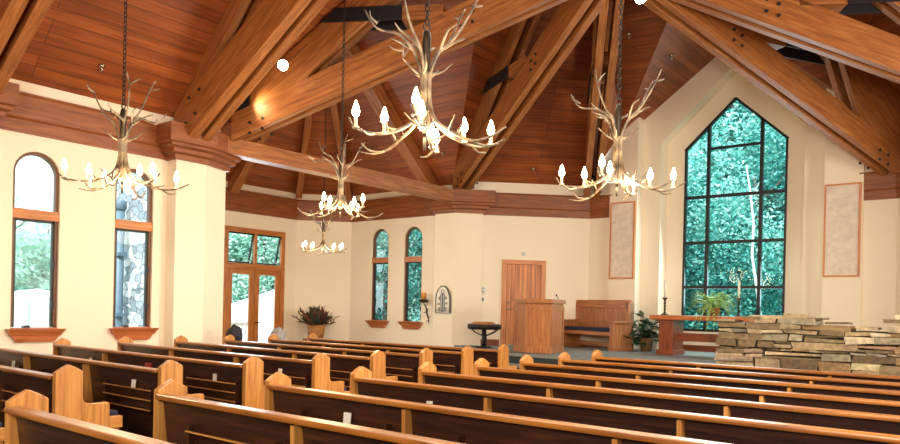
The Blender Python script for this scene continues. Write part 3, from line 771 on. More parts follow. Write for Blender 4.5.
# cards, hymnal, coats
m = MB(); m.box(-.03, .03, -.004, .004, 0, .075); card0 = None
for x, row, nm in ((-6.52, 3, 'L2'), (-6.56, 4, 'L3'), (-6.63, 5, 'L4'), (-9.31, 3, 'L2b'), (-9.31, 4, 'L3b'), (-3.62, 3, 'R3'), (-3.63, 4, 'R4')):
    if card0 is None: card0 = m.build('visitor_card', M['card']); o = card0
    else: o = card0.copy(); COL.objects.link(o)
    sx = 1.0 if row > 3 else 1.15
    o.location = (x, YL(row)+.018, .70); o.rotation_euler = (-.1, .08*random.uniform(-1, 1), 0); o.scale = (sx, 1, 1)
    n = ords[9-row]
    where = 'left end of' if x < -8 else ('aisle end of' if x < -6 else 'second third of')
    o['label'] = 'cream card at the %s the %s block pew, %s row from the platform' % (where, 'left' if x < -6 else 'right', n); o['category'] = 'card'; o['group'] = 'cream cards in the pew racks'
m = MB(); m.box(-.065, .065, -.012, .012, 0, .10); o = m.build('hymnal', M['red'], None, .004); o.location = (-7.9, YL(4)+.02, .70); o.rotation_euler = (-.15, 0, 0)
tag(o, 'red hymnal leaning in the rack of the left block pew, sixth row from the platform', 'book')
def coat(loc, mat, label, rx, ry, rz_):
    m = MB(); N, K = 14, 18; g = []
    for i in range(N+1):
        t = PI*i/N; row_ = []
        for k_ in range(K):
            a = 2*PI*k_/K; d = Vector((math.sin(t)*math.cos(a), math.sin(t)*math.sin(a), math.cos(t)))
            n_ = 1+.28*noise.noise(d*1.9+Vector(loc))+.06*noise.noise(d*6)
            row_.append(Vector((d.x*rx*n_, d.y*ry*n_, max(-.6, d.z)*rz_*n_)))
        g.append(row_)
    for i in range(N):
        for k_ in range(K): m.face([g[i][k_], g[i+1][k_], g[i+1][(k_+1) % K], g[i][(k_+1) % K]], None, None, True)
    o = m.build('coat', mat); o.location = loc
    tag(o, label, 'coat'); return o
coat((-10.42, YL(7)+.26, .95), M['coat'], 'dark navy coat draped over a pew end in front of the glazed door', .17, .12, .20)
coat((-10.42, YL(8)+.26, .93), M['greycoat'], 'grey coat draped over a pew end in front of the right door leaf', .16, .12, .17)

# ------------------------------------------------------------------ pulpit
m = MB(); fp = [(-8.72, 13.35), (-8.14, 12.88), (-7.57, 12.99), (-7.82, 13.95), (-8.5, 14.1)]
root = empty('pulpit', (-8.15, 13.45, PZ+.006), label='tall oak pulpit with angled panelled sides standing on the platform', cat='pulpit')
lp = lambda p, s=1.0: ((p[0]+8.15)*s, (p[1]-13.45)*s)
def plinth(mb, s, z0, z1): mb.prism([lp(p, s) for p in fp], lambda a, b, d: (a, b, d), z0, z1, (0, 0, 1))
m = MB(); plinth(m, .97, 0, 1.05); m.build('body', M['pulpit'], root, .006)
m = MB(); plinth(m, 1.03, 0, .12); m.build('base_moulding', M['pulpit'], root, .012)
m = MB(); plinth(m, 1.06, 1.05, 1.14); m.build('top', M['pulpit'], root, .01)
for i in (0, 1, 2):
    a, b = Vector((*lp(fp[i], .972), 0)), Vector((*lp(fp[i+1], .972), 0)); d = (b-a); Ls = d.length; d.normalize(); nn = Vector((d.y, -d.x, 0))
    m = MB()
    fr = .09
    for (u0, u1, z0, z1) in ((0, fr, .12, 1.0), (Ls-fr, Ls, .12, 1.0), (fr, Ls-fr, .9, 1.0), (fr, Ls-fr, .12, .22)):
        m.prism([(u0, z0), (u1, z0), (u1, z1), (u0, z1)], lambda u, z, o_: a+d*u+nn*o_+Vector((0, 0, z)), -.01, .02, (0, 0, 1))
    m.build('panel_frame', M['pulpit'], root)
m = MB(); m.tube([(.40, .1, 1.14), (.41, .08, 1.18), (.39, .04, 1.22)], .008, 8); m.lathe([(.015, 1.21), (.018, 1.25), (0, 1.26)], (.39, .04, 0), 8)
m.build('microphone', M['blackmetal'], root)

# ------------------------------------------------------------------ clergy bench
root = empty('bench', (-8.03, 15.95, PZ+.006), math.radians(-20), label='high-backed oak bench with dark seat cushion between pulpit and potted plant', cat='bench')
m = MB(); W = .90
m.box(-W, W, .15, .21, .45, 1.16, (0, 0, 1)); m.build('backrest', M['pulpit'], root, .006)
m = MB(); m.box(-W-.03, W+.03, .13, .23, 1.12, 1.19, (1, 0, 0)); m.box(-W-.02, -W+.09, .12, .15, .45, 1.12, (0, 0, 1)); m.box(W-.09, W+.02, .12, .15, .45, 1.12, (0, 0, 1)); m.box(-W, W, .12, .15, 1.0, 1.12, (1, 0, 0)); m.build('back_frame', M['pulpit'], root, .006)
m = MB(); m.box(-W, W, -.32, .15, .34, .43, (1, 0, 0)); m.build('seat', M['pulpit'], root, .006)
m = MB(); m.box(-W+.02, W-.02, -.32, .14, .432, .52, (1, 0, 0)); m.build('seat_cushion', M['navy'], root, .02)
for x in (-W-.06, W-.08):
    m = MB(); m.box(x, x+.14, -.38, .22, 0, .64, (0, 0, 1)); m.build('arm_panel', M['pulpit'], root, .01)
    m = MB(); m.box(x-.03, x+.17, -.42, .22, .64, .69, (0, 1, 0)); m.build('arm_rest', M['pulpit'], root, .01)
    m = MB(); m.box(x-.02, x+.16, -.40, .22, 0, .09, (0, 1, 0)); m.build('plinth', M['pulpit'], root, .01)
m = MB(); m.box(-W, W, .16, .2, .05, .16, (1, 0, 0)); m.build('stretcher', M['pulpit'], root)

# ------------------------------------------------------------------ altar table
root = empty('altar_table', (AX, 15.4, PZ+.006), label='long reddish wooden altar table on block pedestals below the tall window', cat='table')
m = MB(); m.box(-1.04, 1.04, -.42, .42, .76, .86, (1, 0, 0)); m.build('table_top', M['altartop'], root, .012)
for sx in (-1, 1):
    m = MB(); x = sx*.71; m.box(x-.16, x+.16, -.3, .32, .1, .76, (0, 0, 1)); m.build('pedestal', M['altar'], root, .008)
    m = MB(); m.box(x-.19, x+.19, -.34, .36, 0, .11, (1, 0, 0)); m.box(x-.18, x+.18, -.32, .34, .70, .765, (1, 0, 0)); m.build('pedestal_moulding', M['altar'], root, .012)
m = MB(); m.box(-.6, .6, -.03, .05, .30, .48, (1, 0, 0)); m.build('stretcher', M['altar'], root, .006)
TT = PZ+.866
def candlestick(x, y, label):
    root = empty('candlestick', (x, y, TT+.001), label=label, cat='candlestick', group='candlesticks on the altar table')
    m = MB(); pts = []
    m.lathe([(.0, 0), (.085, 0), (.08, .02), (.03, .04), (.018, .06)], (0, 0, 0), 16)
    for j in range(25):
        t = j/24; pts.append((.014*math.cos(t*14), .014*math.sin(t*14), .05+t*.3))
    m.tube(pts, .013, 7); m.tube([(p[0]*-1, p[1]*-1, p[2]) for p in pts], .013, 7)
    m.lathe([(.02, .34), (.055, .36), (.06, .385), (.03, .385)], (0, 0, 0), 14); m.build('holder', M['bronze'], root)
    m = MB(); m.lathe([(.024, .385), (.024, .74), (.008, .75), (0, .752)], (0, 0, 0), 12); m.build('candle', M['wax'], root)
    m = MB(); m.tube([(0, 0, .75), (.002, 0, .768)], .003, 5); m.build('wick', M['blackmetal'], root)
candlestick(-6.11, 15.4, 'twisted bronze candlestick with white candle at the left end of the altar table')
candlestick(-4.53, 15.4, 'twisted bronze candlestick with white candle seen against the window right of the fern')

# ------------------------------------------------------------------ plants
def frond(m, base, azim, length, rise, droop, width, n=9, leaflets=True):
    pts = []
    for j in range(n):
        t = j/(n-1); r = length*t*(1-.12*t); z = rise*math.sin(min(1, t*1.1)*PI*.55)*1.0-droop*t*t
        pts.append(Vector(base)+Vector((math.cos(azim)*r, math.sin(azim)*r, z)))
    m.tube(pts, [.006*(1-.7*j/(n-1)) for j in range(n)], 4)
    side = Vector((-math.sin(azim), math.cos(azim), 0))
    if leaflets:
        for j in range(1, n):
            t = j/(n-1); w = width*math.sin(PI*min(.97, .15+.85*t))+.01
            for sg in (-1, 1):
                p = pts[j]; q = p+side*sg*w+Vector((0, 0, -.25*w))+(pts[j]-pts[j-1])*.6; h_ = (pts[j]-pts[j-1])*.42
                m.face([p-h_*.5, p+h_*.5, q+h_*.15, q-h_*.1], None, None, False)
    return pts
def leaf(m, p, d, up, L_, w):
    d = d.normalized(); s_ = d.cross(up).normalized(); c = p+d*L_*.5+up*.03*L_
    a = [p, p+d*L_*.3+s_*w*.45, p+d*L_*.65+s_*w*.4, p+d*L_, p+d*L_*.65-s_*w*.4, p+d*L_*.3-s_*w*.45]
    mid = p+d*L_*.5-up*w*.15
    for j in range(6): m.face([mid, a[j], a[(j+1) % 6]], None, None, False)
rnd = random.Random(3)
root = empty('potted_fern', (-5.02, 15.35, TT+.001), label='green fern with arching fronds in a pot on the altar table', cat='potted plant')
m = MB(); m.lathe([(0, 0), (.09, 0), (.125, .17), (.135, .18), (.12, .185), (.1, .15), (0, .15)], (0, 0, 0), 18); m.build('pot', M['pot'], root)
m = MB()
for j in range(70):
    az = j*2.39996; ln = rnd.uniform(.32, .66); frond(m, (0, 0, .17), az, ln, rnd.uniform(.12, .42), rnd.uniform(.02, .34), rnd.uniform(.055, .085), 11)
for az in (-2.2, -1.9, -1.5, -1.2): frond(m, (0, -.05, .17), az, .55, .15, .55, .045, 11)
m.build('fronds', M['fern'], root)
root = empty('potted_plant', (-6.80, 16.05, PZ+.007), label='dark green broad-leaved plant in a clay pot on the floor beside the bench', cat='potted plant')
m = MB(); m.lathe([(0, 0), (.12, 0), (.165, .28), (.18, .30), (.165, .31), (.15, .26), (0, .26)], (0, 0, 0), 20); m.build('pot', M['pot'], root)
m = MB()
for j in range(95):
    az = rnd.uniform(0, 2*PI); el = rnd.uniform(-.15, 1.35); st = Vector((rnd.uniform(-.05, .05), rnd.uniform(-.05, .05), .28)); tip = st+Vector((math.cos(az)*math.cos(el), math.sin(az)*math.cos(el), math.sin(el)*1.15))*rnd.uniform(.22, .52)
    m.tube([st, (st+tip)/2+Vector((0, 0, .05)), tip], .006, 4); dd = Vector((math.cos(az)*1.0, math.sin(az)*1.0, rnd.uniform(-.7, .5))); leaf(m, tip, dd, Vector((0, 0, 1)), rnd.uniform(.2, .32), rnd.uniform(.12, .17))
m.build('leaves', M['leafdark'], root)
root = empty('dried_arrangement', (-14.78, 12.9, 0), label='bushy dark red and green dried foliage in a woven planter beside the glazed door', cat='plant arrangement')
m = MB(); m.box(-.26, .26, -.24, .24, 0, .62); m.build('stand', M['altar'], root, .01)
m = MB(); m.lathe([(0, .621), (.2, .621), (.25, .98), (.235, .98), (.2, .9), (0, .9)], (0, 0, 0), 20); m.build('planter', M['basket'], root)
for nm, mat, cnt in (('red_foliage', 'dryred', 90), ('green_foliage', 'drygreen', 80)):
    m = MB()
    for j in range(cnt):
        az = rnd.uniform(0, 2*PI); el = rnd.uniform(.2, 1.5); ln = rnd.uniform(.28, .5)
        b0 = Vector((rnd.uniform(-.12, .12), rnd.uniform(-.12, .12), .95)); d = Vector((math.cos(az)*math.cos(el)*1.05, math.sin(az)*math.cos(el)*1.05, math.sin(el)*.95))
        tip = b0+d*ln; m.tube([b0, tip], .005, 4)
        for q in range(7):
            t = .35+.65*q/6; p = b0+d*ln*t; dd = (d+Vector((rnd.uniform(-.7, .7), rnd.uniform(-.7, .7), rnd.uniform(-.4, .5)))); leaf(m, p, dd, Vector((rnd.uniform(-.3, .3), rnd.uniform(-.3, .3), 1)), .13, .055)
    m.build(nm, M[mat], root)

# ------------------------------------------------------------------ wrought-iron stand left of the vestry door
root = empty('iron_stand', (-9.68, 13.55, PZ+.006), label='black wrought iron stand with wide shallow bowl left of the panelled door', cat='stand')
m = MB(); m.lathe([(.2, 0), (.2, .02), (.05, .05)], (0, 0, 0), 16)
for a0 in (0, 2.09, 4.19):
    m.tube([(.03*math.cos(a0+t*.5), .03*math.sin(a0+t*.5), .04+t*.1) for t in range(5)], .03, 6)
m.build('stem', M['iron'], root)
m = MB(); m.lathe([(.0, .43), (.34, .43), (.39, .44), (.4, .55), (.37, .555), (.35, .46), (0, .46)], (0, 0, 0), 28); m.build('bowl', M['iron'], root)
for a0 in range(6):
    a = a0*PI/3+.2; m = MB(); m.tube([(.03*math.cos(a), .03*math.sin(a), .28), (.12*math.cos(a), .12*math.sin(a), .31), (.24*math.cos(a), .24*math.sin(a), .36), (.34*math.cos(a), .34*math.sin(a), .43)], .012, 6); m.build('scroll_arm', M['iron'], root)
m = MB(); m.lathe([(.0, .46), (.27, .46), (.28, .575), (.22, .605), (0, .61)], (-.06, .04, 0), 20); m.build('bread_plate', M['basket'], root)

# ------------------------------------------------------------------ wall things
def fabric_panel(x0, x1, z0, z1, label):
    root = empty('acoustic_panel', ((x0+x1)/2, 16.5, z0), label=label, cat='wall panel', group='framed cloth panels beside the altar window')
    w = (x1-x0)/2; h = z1-z0; m = MB(); f = .035
    m.box(-w, -w+f, -.06, 0, 0, h); m.box(w-f, w, -.06, 0, 0, h); m.box(-w+f, w-f, -.06, 0, 0, f); m.box(-w+f, w-f, -.06, 0, h-f, h); m.build('panel_frame', M['doorc'], root)
    m = MB(); m.box(-w+f, w-f, -.045, 0, f, h-f); m.build('cloth', M['panelcloth'], root)
fabric_panel(-7.98, -7.33, 2.33, 4.22, 'tall cloth panel in a thin wooden frame left of the altar window')
fabric_panel(-3.17, -2.5, 2.33, 4.24, 'tall cloth panel in a thin wooden frame right of the altar window')

root = empty('wall_plaque', (-11.2, 13.92, 1.39), label='gothic arched black and white plaque on the corner pier above the pews', cat='plaque')
def gothic(w, h, zs):
    p = [(-w, 0), (w, 0), (w, zs)]
    for j in range(1, 9):
        t = j/8; a = t*math.acos(.35) ; p.append((w-(1.55*w)*(1-math.cos(a))*1.0 if False else w*(1-t**1.35), zs+(h-zs)*math.sin(t*PI/2)**.9))
    q = [(-x, z) for x, z in p[3:-1]][::-1]
    return p+q+[(-w, zs)]
m = MB(); m.prism(gothic(.215, .65, .36), lambda a, b, d: (a, d, b), -.05, -.03); pw = m.build('inlay', M['plaquewhite'], root)
m = MB(); go = gothic(.232, .68, .37); gi = gothic(.208, .645, .365)
for j in range(len(go)):
    a, b = go[j], go[(j+1) % len(go)]; c, d = gi[(j+1) % len(gi)], gi[j]
    m.solid([(a[0], -.065, a[1]), (b[0], -.065, b[1]), (c[0], -.065, c[1]+.01), (d[0], -.065, d[1]+.01), (a[0], 0, a[1]), (b[0], 0, b[1]), (c[0], 0, c[1]+.01), (d[0], 0, d[1]+.01)], [(0, 1, 2, 3), (0, 4, 5, 1), (3, 2, 6, 7)])
m.build('plaque_frame', M['lead'], root)
m = MB(); m.box(-.035, .02, -.058, -.05, .02, .50); m.build('figure_strip', M['slateglass'], root)
m = MB()
for (x, z, r_) in ((0, .53, .05), (-.11, .36, .03), (.1, .37, .03), (-.12, .1, .03), (.11, .1, .035), (.12, .24, .02), (-.13, .22, .02)):
    m.tube([(x+r_*math.cos(t*PI/4), -.06, z+r_*math.sin(t*PI/4)) for t in range(8)], .009, 5, closed=True)
m.tube([(.06, -.06, .02), (.06, -.06, .48)], .008, 5); m.tube([(-.07, -.06, .02), (-.07, -.06, .46)], .008, 5); m.tube([(-.2, -.06, .05), (.2, -.06, .05)], .008, 5)
m.build('tracery', M['lead'], root)

root = empty('wall_sconce', (-11.93, 14.12, 1.7), label='antler wall sconce holding an amber candle beside the right arched window', cat='sconce')
m = MB(); m.tube([(.09, 0, -.62), (.12, -.06, -.47), (.09, -.1, -.33), (.10, -.13, -.2), (0, -.13, -.06)], [.006, .018, .022, .018, .012], 7)
for b, t in (((.12, -.06, -.45), (.2, -.1, -.4)), ((.1, -.1, -.3), (.0, -.14, -.33)), ((.1, -.1, -.3), (.19, -.14, -.2)), ((.06, -.12, -.2), (.15, -.15, -.1)), ((.13, -.03, -.52), (.06, -.07, -.55))): m.tube([b, ((b[0]+t[0])/2, (b[1]+t[1])/2-.01, (b[2]+t[2])/2+.01), t], [.013, .01, .004], 6)
m.build('antler_bracket', M['bronze'], root)
m = MB(); m.lathe([(.02, -.06), (.11, -.06), (.125, .01), (.09, .02), (.0, .02)], (0, -.13, 0), 16); m.build('candle_cup', M['iron'], root)
m = MB(); m.lathe([(.065, .02), (.065, .19), (.05, .2), (0, .195)], (0, -.13, 0), 16); m.build('candle', M['amberwax'], root)

def w45(u, z, name, label, cat, build):
    p = O45+D45*u; o = empty(name, (p.x, p.y, z), ang, label=label, cat=cat); build(o); return o
ut = (Vector((-10.55, 14.67, 0))-O45).dot(D45)
def b1(o):
    m = MB(); m.lathe([(.09, 0), (.09, .02), (.075, .035), (0, .035)], (0, 0, 0), 24); q = m.build('dial_case', M['white'], o); q.rotation_euler = (PI/2, 0, 0)
    m = MB(); m.tube([(.045*math.cos(t), .045*math.sin(t), .037) for t in [.8+j*.3 for j in range(16)]], .008, 5); q2 = m.build('dial_mark', M['lead'], q)
w45(ut, 1.99, 'thermostat', 'round white thermostat with a dark ring left of the panelled door', 'thermostat', b1)
def b2(o):
    m = MB(); m.box(-.035, .035, -.02, 0, -.06, .06); m.build('plate', M['white'], o, .004); m = MB(); m.box(-.022, .022, -.03, -.02, -.04, .04); m.build('button', M['lead'], o, .004)
w45(ut, 1.75, 'wall_switch', 'small dark button switch on the wall below the round thermostat', 'switch', b2)
def b3(o):
    m = MB(); m.box(-.04, .04, -.012, 0, -.06, .06); m.build('plate', M['white'], o, .004)
    m = MB(); m.box(-.008, .008, -.022, -.012, -.015, .015); m.build('toggle', M['white'], o)
w45(ut-.16, 1.77, 'light_switch', 'pale light switch plate left of the dark button switch', 'switch', b3)
def b4(o):
    m = MB(); m.lathe([(.06, 0), (.06, .03), (.04, .05), (0, .05)], (0, 0, 0), 18); q = m.build('housing', M['white'], o); q.rotation_euler = (PI/2, 0, 0)
    m = MB(); m.lathe([(.015, .05), (.012, .056), (0, .056)], (0, 0, 0), 10); m.build('lens', M['lead'], q)
w45((Vector((-9.82, 15.4, 0))-O45).dot(D45), 2.93, 'smoke_detector', 'small round white detector on the wall above the panelled door', 'detector', b4)

# ------------------------------------------------------------------ stacked stone wall
root = empty('stone_wall', (-3.97, 12.3, 0), label='low dry-stacked tan fieldstone wall on the right side of the platform', cat='stone wall')
m = MB(); rs = random.Random(11)
stonecols = [srgb(172, 152, 118), srgb(146, 126, 94), srgb(196, 176, 140), srgb(126, 108, 80), srgb(160, 150, 126), srgb(214, 198, 166), srgb(112, 94, 70), srgb(160, 132, 94), srgb(144, 138, 120), srgb(188, 166, 134)]
def stonebox(m, x0, x1, y0, y1, z0, z1, col, jit=.026):
    bm_v = []
    for (x, y, z) in ((x0, y0, z0), (x1, y0, z0), (x1, y1, z0), (x0, y1, z0), (x0, y0, z1), (x1, y0, z1), (x1, y1, z1), (x0, y1, z1)):
        bm_v.append((x+rs.uniform(-jit, jit), y+rs.uniform(-jit, jit), z+rs.uniform(-jit, jit)*.7))
    m.solid(bm_v, [(0, 3, 2, 1), (4, 5, 6, 7), (0, 1, 5, 4), (1, 2, 6, 5), (2, 3, 7, 6), (3, 0, 4, 7)], (1, 0, 0), col)
ztop = lambda x: (1.40 if x < .42 else 1.46 if x < 1.6 else 1.40 if x < 2.0 else 1.335 if x < 2.4 else 1.44)
z = 0
while z < 1.44:
    h = rs.choice([.04, .05, .07, .09, .12, .16, .2])
    if z+h > 1.465: h = max(.03, 1.465-z)
    x = 0
    while x < 4.5:
        w = rs.uniform(.16, .36) if h < .08 else rs.uniform(.22, .62)
        if rs.random() < .12: w *= 1.5
        x1 = min(4.55, x+w)
        if z+h <= ztop((x+x1)/2)+.01:
            c = rs.choice(stonecols); f = rs.uniform(.82, 1.12); c = tuple(q*f for q in c)
            if h > .11 and rs.random() < .4:
                zc = z+h*rs.uniform(.4, .6); stonebox(m, x+.005, x1-.005, rs.uniform(-.05, .03), .6, z+.004, zc-.004, c); c2 = tuple(q*rs.uniform(.8, 1.1) for q in rs.choice(stonecols)); stonebox(m, x+.005, x1-.005, rs.uniform(-.05, .03), .6, zc+.004, z+h-.004, c2)
            else: stonebox(m, x+.005, x1-.005, rs.uniform(-.06, .03), .6+rs.uniform(-.03, .03), z+.005, z+h-.005, c)
        x = x1
    z += h
m.box(.03, 4.5, .06, .56, 0, 1.30, None, srgb(60, 50, 38))
m.build('stone_courses', M['stone'], root, .008)
for (x0, x1, z0, z1, y0) in ((.0, .3, 1.395, 1.43, -.05), (.5, 1.0, 1.455, 1.51, .05), (.95, 1.42, 1.455, 1.50, .1), (1.0, 1.3, 1.495, 1.545, .15), (.42, .7, 1.455, 1.49, -.04), (1.38, 1.62, 1.455, 1.49, .02), (2.42, 2.85, 1.435, 1.49, .05), (2.55, 2.9, 1.485, 1.56, .2), (2.9, 3.6, 1.435, 1.50, .0), (1.62, 1.95, 1.395, 1.43, .1), (2.05, 2.35, 1.33, 1.365, .1)):
    m = MB(); c = rs.choice(stonecols[:6]); stonebox(m, x0, x1, y0, .5, z0, z1, tuple(q*1.08 for q in c), .012); m.build('cap_stone', M['stone'], root, .008)

# ------------------------------------------------------------------ antler chandeliers
def spline(P, n=6):
    P = [Vector(p) for p in P]; out = []
    for i in range(len(P)-1):
        p0, p1, p2, p3 = P[max(i-1, 0)], P[i], P[i+1], P[min(i+2, len(P)-1)]
        for j in range(n):
            t = j/n; out.append(.5*((2*p1)+(p2-p0)*t+(2*p0-5*p1+4*p2-p3)*t*t+(3*p1-p0-3*p2+p3)*t**3))
    out.append(P[-1]); return out
def rot(p, a): return Vector((p[0]*math.cos(a)-p[1]*math.sin(a), p[0]*math.sin(a)+p[1]*math.cos(a), p[2]))
def antler(m, pts, r0, r1, a, n=5):
    q = spline([rot(p, a) for p in pts], n); N = len(q); m.tube(q, [r0+(r1-r0)*(i/(N-1))**1.2 for i in range(N)], 7)
def make_chandelier():
    root = empty('antler_chandelier')
    m = MB(); m.lathe([(.0, .02), (.018, .03), (.024, .12), (.02, .5), (.03, .62), (.036, .78), (.03, .84), (.012, .86), (0, .86)], (0, 0, 0), 12)
    m.tube([(.03*math.cos(t*PI/5), 0, .885+.03*math.sin(t*PI/5)) for t in range(10)], .007, 6, closed=True); m.lathe([(.0, -.11), (.012, -.1), (.014, .03)], (0, 0, 0), 8)
    m.build('stem', M['bronze'], root)
    r = random.Random(21)
    bulbs = []
    for k_ in range(6):
        a = k_*PI/3+r.uniform(-.18, .18); m = MB(); L_ = r.uniform(.64, .74); dz = r.uniform(-.03, .03); sw = r.uniform(-.09, .09)
        antler(m, [(.03, 0, .52), (.034, 0, .3), (.09, sw*.2, .13), (.24, sw*.6, .02), (.42, sw, -.04+dz), (.58, sw*.8, -.02+dz), (L_, sw*.3, .05+dz)], .019, .007, a)
        antler(m, [(.42, sw, -.04+dz), (.50, sw+.07, -.07+dz), (.60, sw+.14, -.05+dz)], .012, .004, a)
        antler(m, [(.22, sw*.6, .03), (.27, sw*.6-.07, .05), (.33, sw*.6-.13, .11)], .014, .004, a)
        antler(m, [(.30, sw, .0), (.33, sw+.02, .07), (.34, sw+.05, .12)], .011, .004, a)
        m.build('lower_antler', M['antler'], root)
        if k_ % 3 != 2: bulbs += [rot((.58, sw*.8, -.02+dz), a), rot((.34, sw*.8, -.015), a)]
    for k_ in range(5):
        a = k_*2*PI/5+r.uniform(-.3, .3)+.3; m = MB(); R_ = r.uniform(.38, .6); zt = r.uniform(.9, 1.16); sw = r.uniform(-.12, .12)
        antler(m, [(.025, 0, .05), (.032, 0, .3), (.036, 0, .50), (.10, sw*.2, .68), (.22, sw*.7, .81), (R_*.8, sw, zt-.14), (R_, sw*.8, zt)], .018, .006, a)
        antler(m, [(.11, sw*.2, .70), (.17, sw*.2-.08, .76), (.22, sw*.2-.13, .8), (.29, sw*.2-.14, .83)], .014, .004, a)
        antler(m, [(.055, 0, .5), (.12, .05, .53), (.2, .07, .6)], .013, .004, a)
        # small palmate tip
        t = Vector((R_*.8, sw, zt-.1))
        antler(m, [t, t+Vector((.05, .06, .02)), t+Vector((.06, .12, .05))], .011, .003, a)
        m.build('upper_antler', M['antler'], root)
    for b in bulbs:
        m = MB(); m.lathe([(.028, 0), (.03, .012), (.014, .02), (.014, .085), (.0, .085)], (0, 0, 0), 10); s_ = m.build('candle_sleeve', M['sleeve'], root, loc=b)
        m = MB(); m.lathe([(.010, .085), (.028, .105), (.032, .13), (.022, .165), (.006, .21), (0, .215)], (0, 0, 0), 10); m.build('bulb', M['bulb'], s_)
    return root
CH = [((-8.0, 4.06, 2.84), .2, 1.0, 'antler chandelier hanging in front of the left wall between the two arched windows'),
      ((-3.77, 4.39, 2.89), 1.15, 1.0, 'largest and nearest antler chandelier, hanging top centre below the bolted truss'),
      ((-3.29, 6.92, 2.82), .75, 1.0, 'antler chandelier hanging just left of the altar window'),
      ((-8.1, 7.5, 2.95), 2.0, .97, 'antler chandelier hanging in front of the transept tie beam'),
      ((-12.2, 10.8, 2.74), .5, .82, 'smallest antler chandelier farthest back inside the transept')]
ch0 = make_chandelier()
for i, (p, rz, sc, lab) in enumerate(CH):
    o = ch0 if i == 0 else copy_tree(ch0)
    o.location = p; o.rotation_euler = (0, 0, rz); o.scale = (sc,)*3
    tag(o, lab, 'chandelier', 'antler chandeliers')
for i, (p, rz, sc, lab) in enumerate(CH):
    o = [q for q in bpy.data.objects if q.name.startswith('antler_chandelier') and (Vector(q.location)-Vector(p)).length < 1e-4][0]
    topz = (4.62+min(p[0]-XW, 2*AX-p[0]-XW)) if i < 4 else RT
    top = (topz-p[2])/sc; m = MB(); z = .9; j = 0
    while z < top:
        pts = [(.018*math.cos(t*PI/5), 0, z+.032+.032*math.sin(t*PI/5)) for t in range(10)]
        if j % 2: pts = [(0, q[0], q[2]) for q in pts]
        m.tube(pts, .0065, 5, closed=True); z += .052; j += 1
    m.build('chain', M['iron'], o)
    m = MB(); m.lathe([(.05, top-.06), (.07, top-.02), (.07, top), (0, top)], (0, 0, 0), 14); m.build('ceiling_canopy', M['iron'], o)
    ld = bpy.data.lights.new('chandelier_light', 'POINT'); ld.energy = 112 if i < 4 else 95; ld.color = (1, .77, .50); ld.shadow_soft_size = .28
    lo = bpy.data.objects.new('chandelier_light', ld); COL.objects.link(lo); lo.location = (p[0], p[1], p[2]+.0)

# ------------------------------------------------------------------ sprinklers and spotlights
def sprinkler(p, lab):
    root = empty('sprinkler_head', p, label=lab, cat='sprinkler', group='sprinkler heads in the ceiling')
    m = MB(); m.lathe([(.05, .03), (.05, .0), (.02, -.01), (.015, -.06), (.035, -.065), (.035, -.07), (0, -.07)], (0, 0, 0), 12); m.build('body', M['chrome'], root)
    m = MB(); m.tube([(.02, 0, -.01), (.03, 0, -.035), (.02, 0, -.06)], .005, 5); m.build('yoke', M['chrome'], root)
sprinkler((-10.79, 5.13, 5.0), 'small sprinkler head in the plank ceiling above the left wall')
sprinkler((-10.64, 13.06, 5.15), 'small sprinkler head in the plank ceiling just above the corner pier')
sprinkler((-9.47, 15.17, 5.02), 'small sprinkler head in the plank ceiling above the panelled door')
sprinkler((-6.05, 15.28, 7.15), 'small sprinkler head in the bright ceiling slope beside the altar gable')
sprinkler((-6.54, 14.16, 7.38), 'small sprinkler head in the dark ceiling right of the end-on truss')
def spotlight(p, aim, lab, on):
    root = empty('spotlight', p, label=lab, cat='spotlight'); root.rotation_euler = (Vector(aim)-Vector(p)).to_track_quat('-Z', 'Y').to_euler()
    m = MB(); m.lathe([(.05, .14), (.065, .12), (.065, -.08), (.06, -.08), (.055, 0), (0, 0)], (0, 0, 0), 16); m.build('can', M['blackmetal'], root)
    m = MB(); m.tube([(.07, 0, .05), (.07, 0, .16), (-.07, 0, .16), (-.07, 0, .05)], .01, 6); m.tube([(0, 0, .16), (0, 0, .24)], .015, 6); m.build('yoke', M['blackmetal'], root)
    if on: m = MB(); m.lathe([(.085, -.05), (.06, -.075), (0, -.085)], (0, 0, 0), 14); m.build('lamp', M['spotlens'], root)
def spotlamp(p, aim, e, size=60):
    ld = bpy.data.lights.new('spot_lamp', 'SPOT'); ld.energy = e; ld.color = (1, .78, .45); ld.spot_size = math.radians(size); ld.spot_blend = .6; ld.shadow_soft_size = .04
    lo = bpy.data.objects.new('spot_lamp', ld); COL.objects.link(lo); lo.location = p; lo.rotation_euler = (Vector(aim)-Vector(p)).to_track_quat('-Z', 'Y').to_euler()
spotlight((-9.55, 7.5, 5.45), (0, 0, 1.5), 'lit spotlight glowing between the two trusses above the left pier', True)
spotlight((-10.45, 7.28, 4.98), (-9.6, 8.05, 4.95), 'black can spotlight behind the left pier cap aimed along the truss', False)
spotlight((-4.62, 10.4, 6.35), (-1.5, 2, 1.5), 'lit spotlight at the top edge beside the chain of the chandelier by the altar window', True)
spotlight((-8.15, 15.75, 4.72), (-7.0, 13.0, 2.5), 'black spotlight cluster on the cornice left of the altar window', False)
spotlamp((-10.3, 7.35, 4.98), (-10.05, 7.95, 4.92), 22, 110)

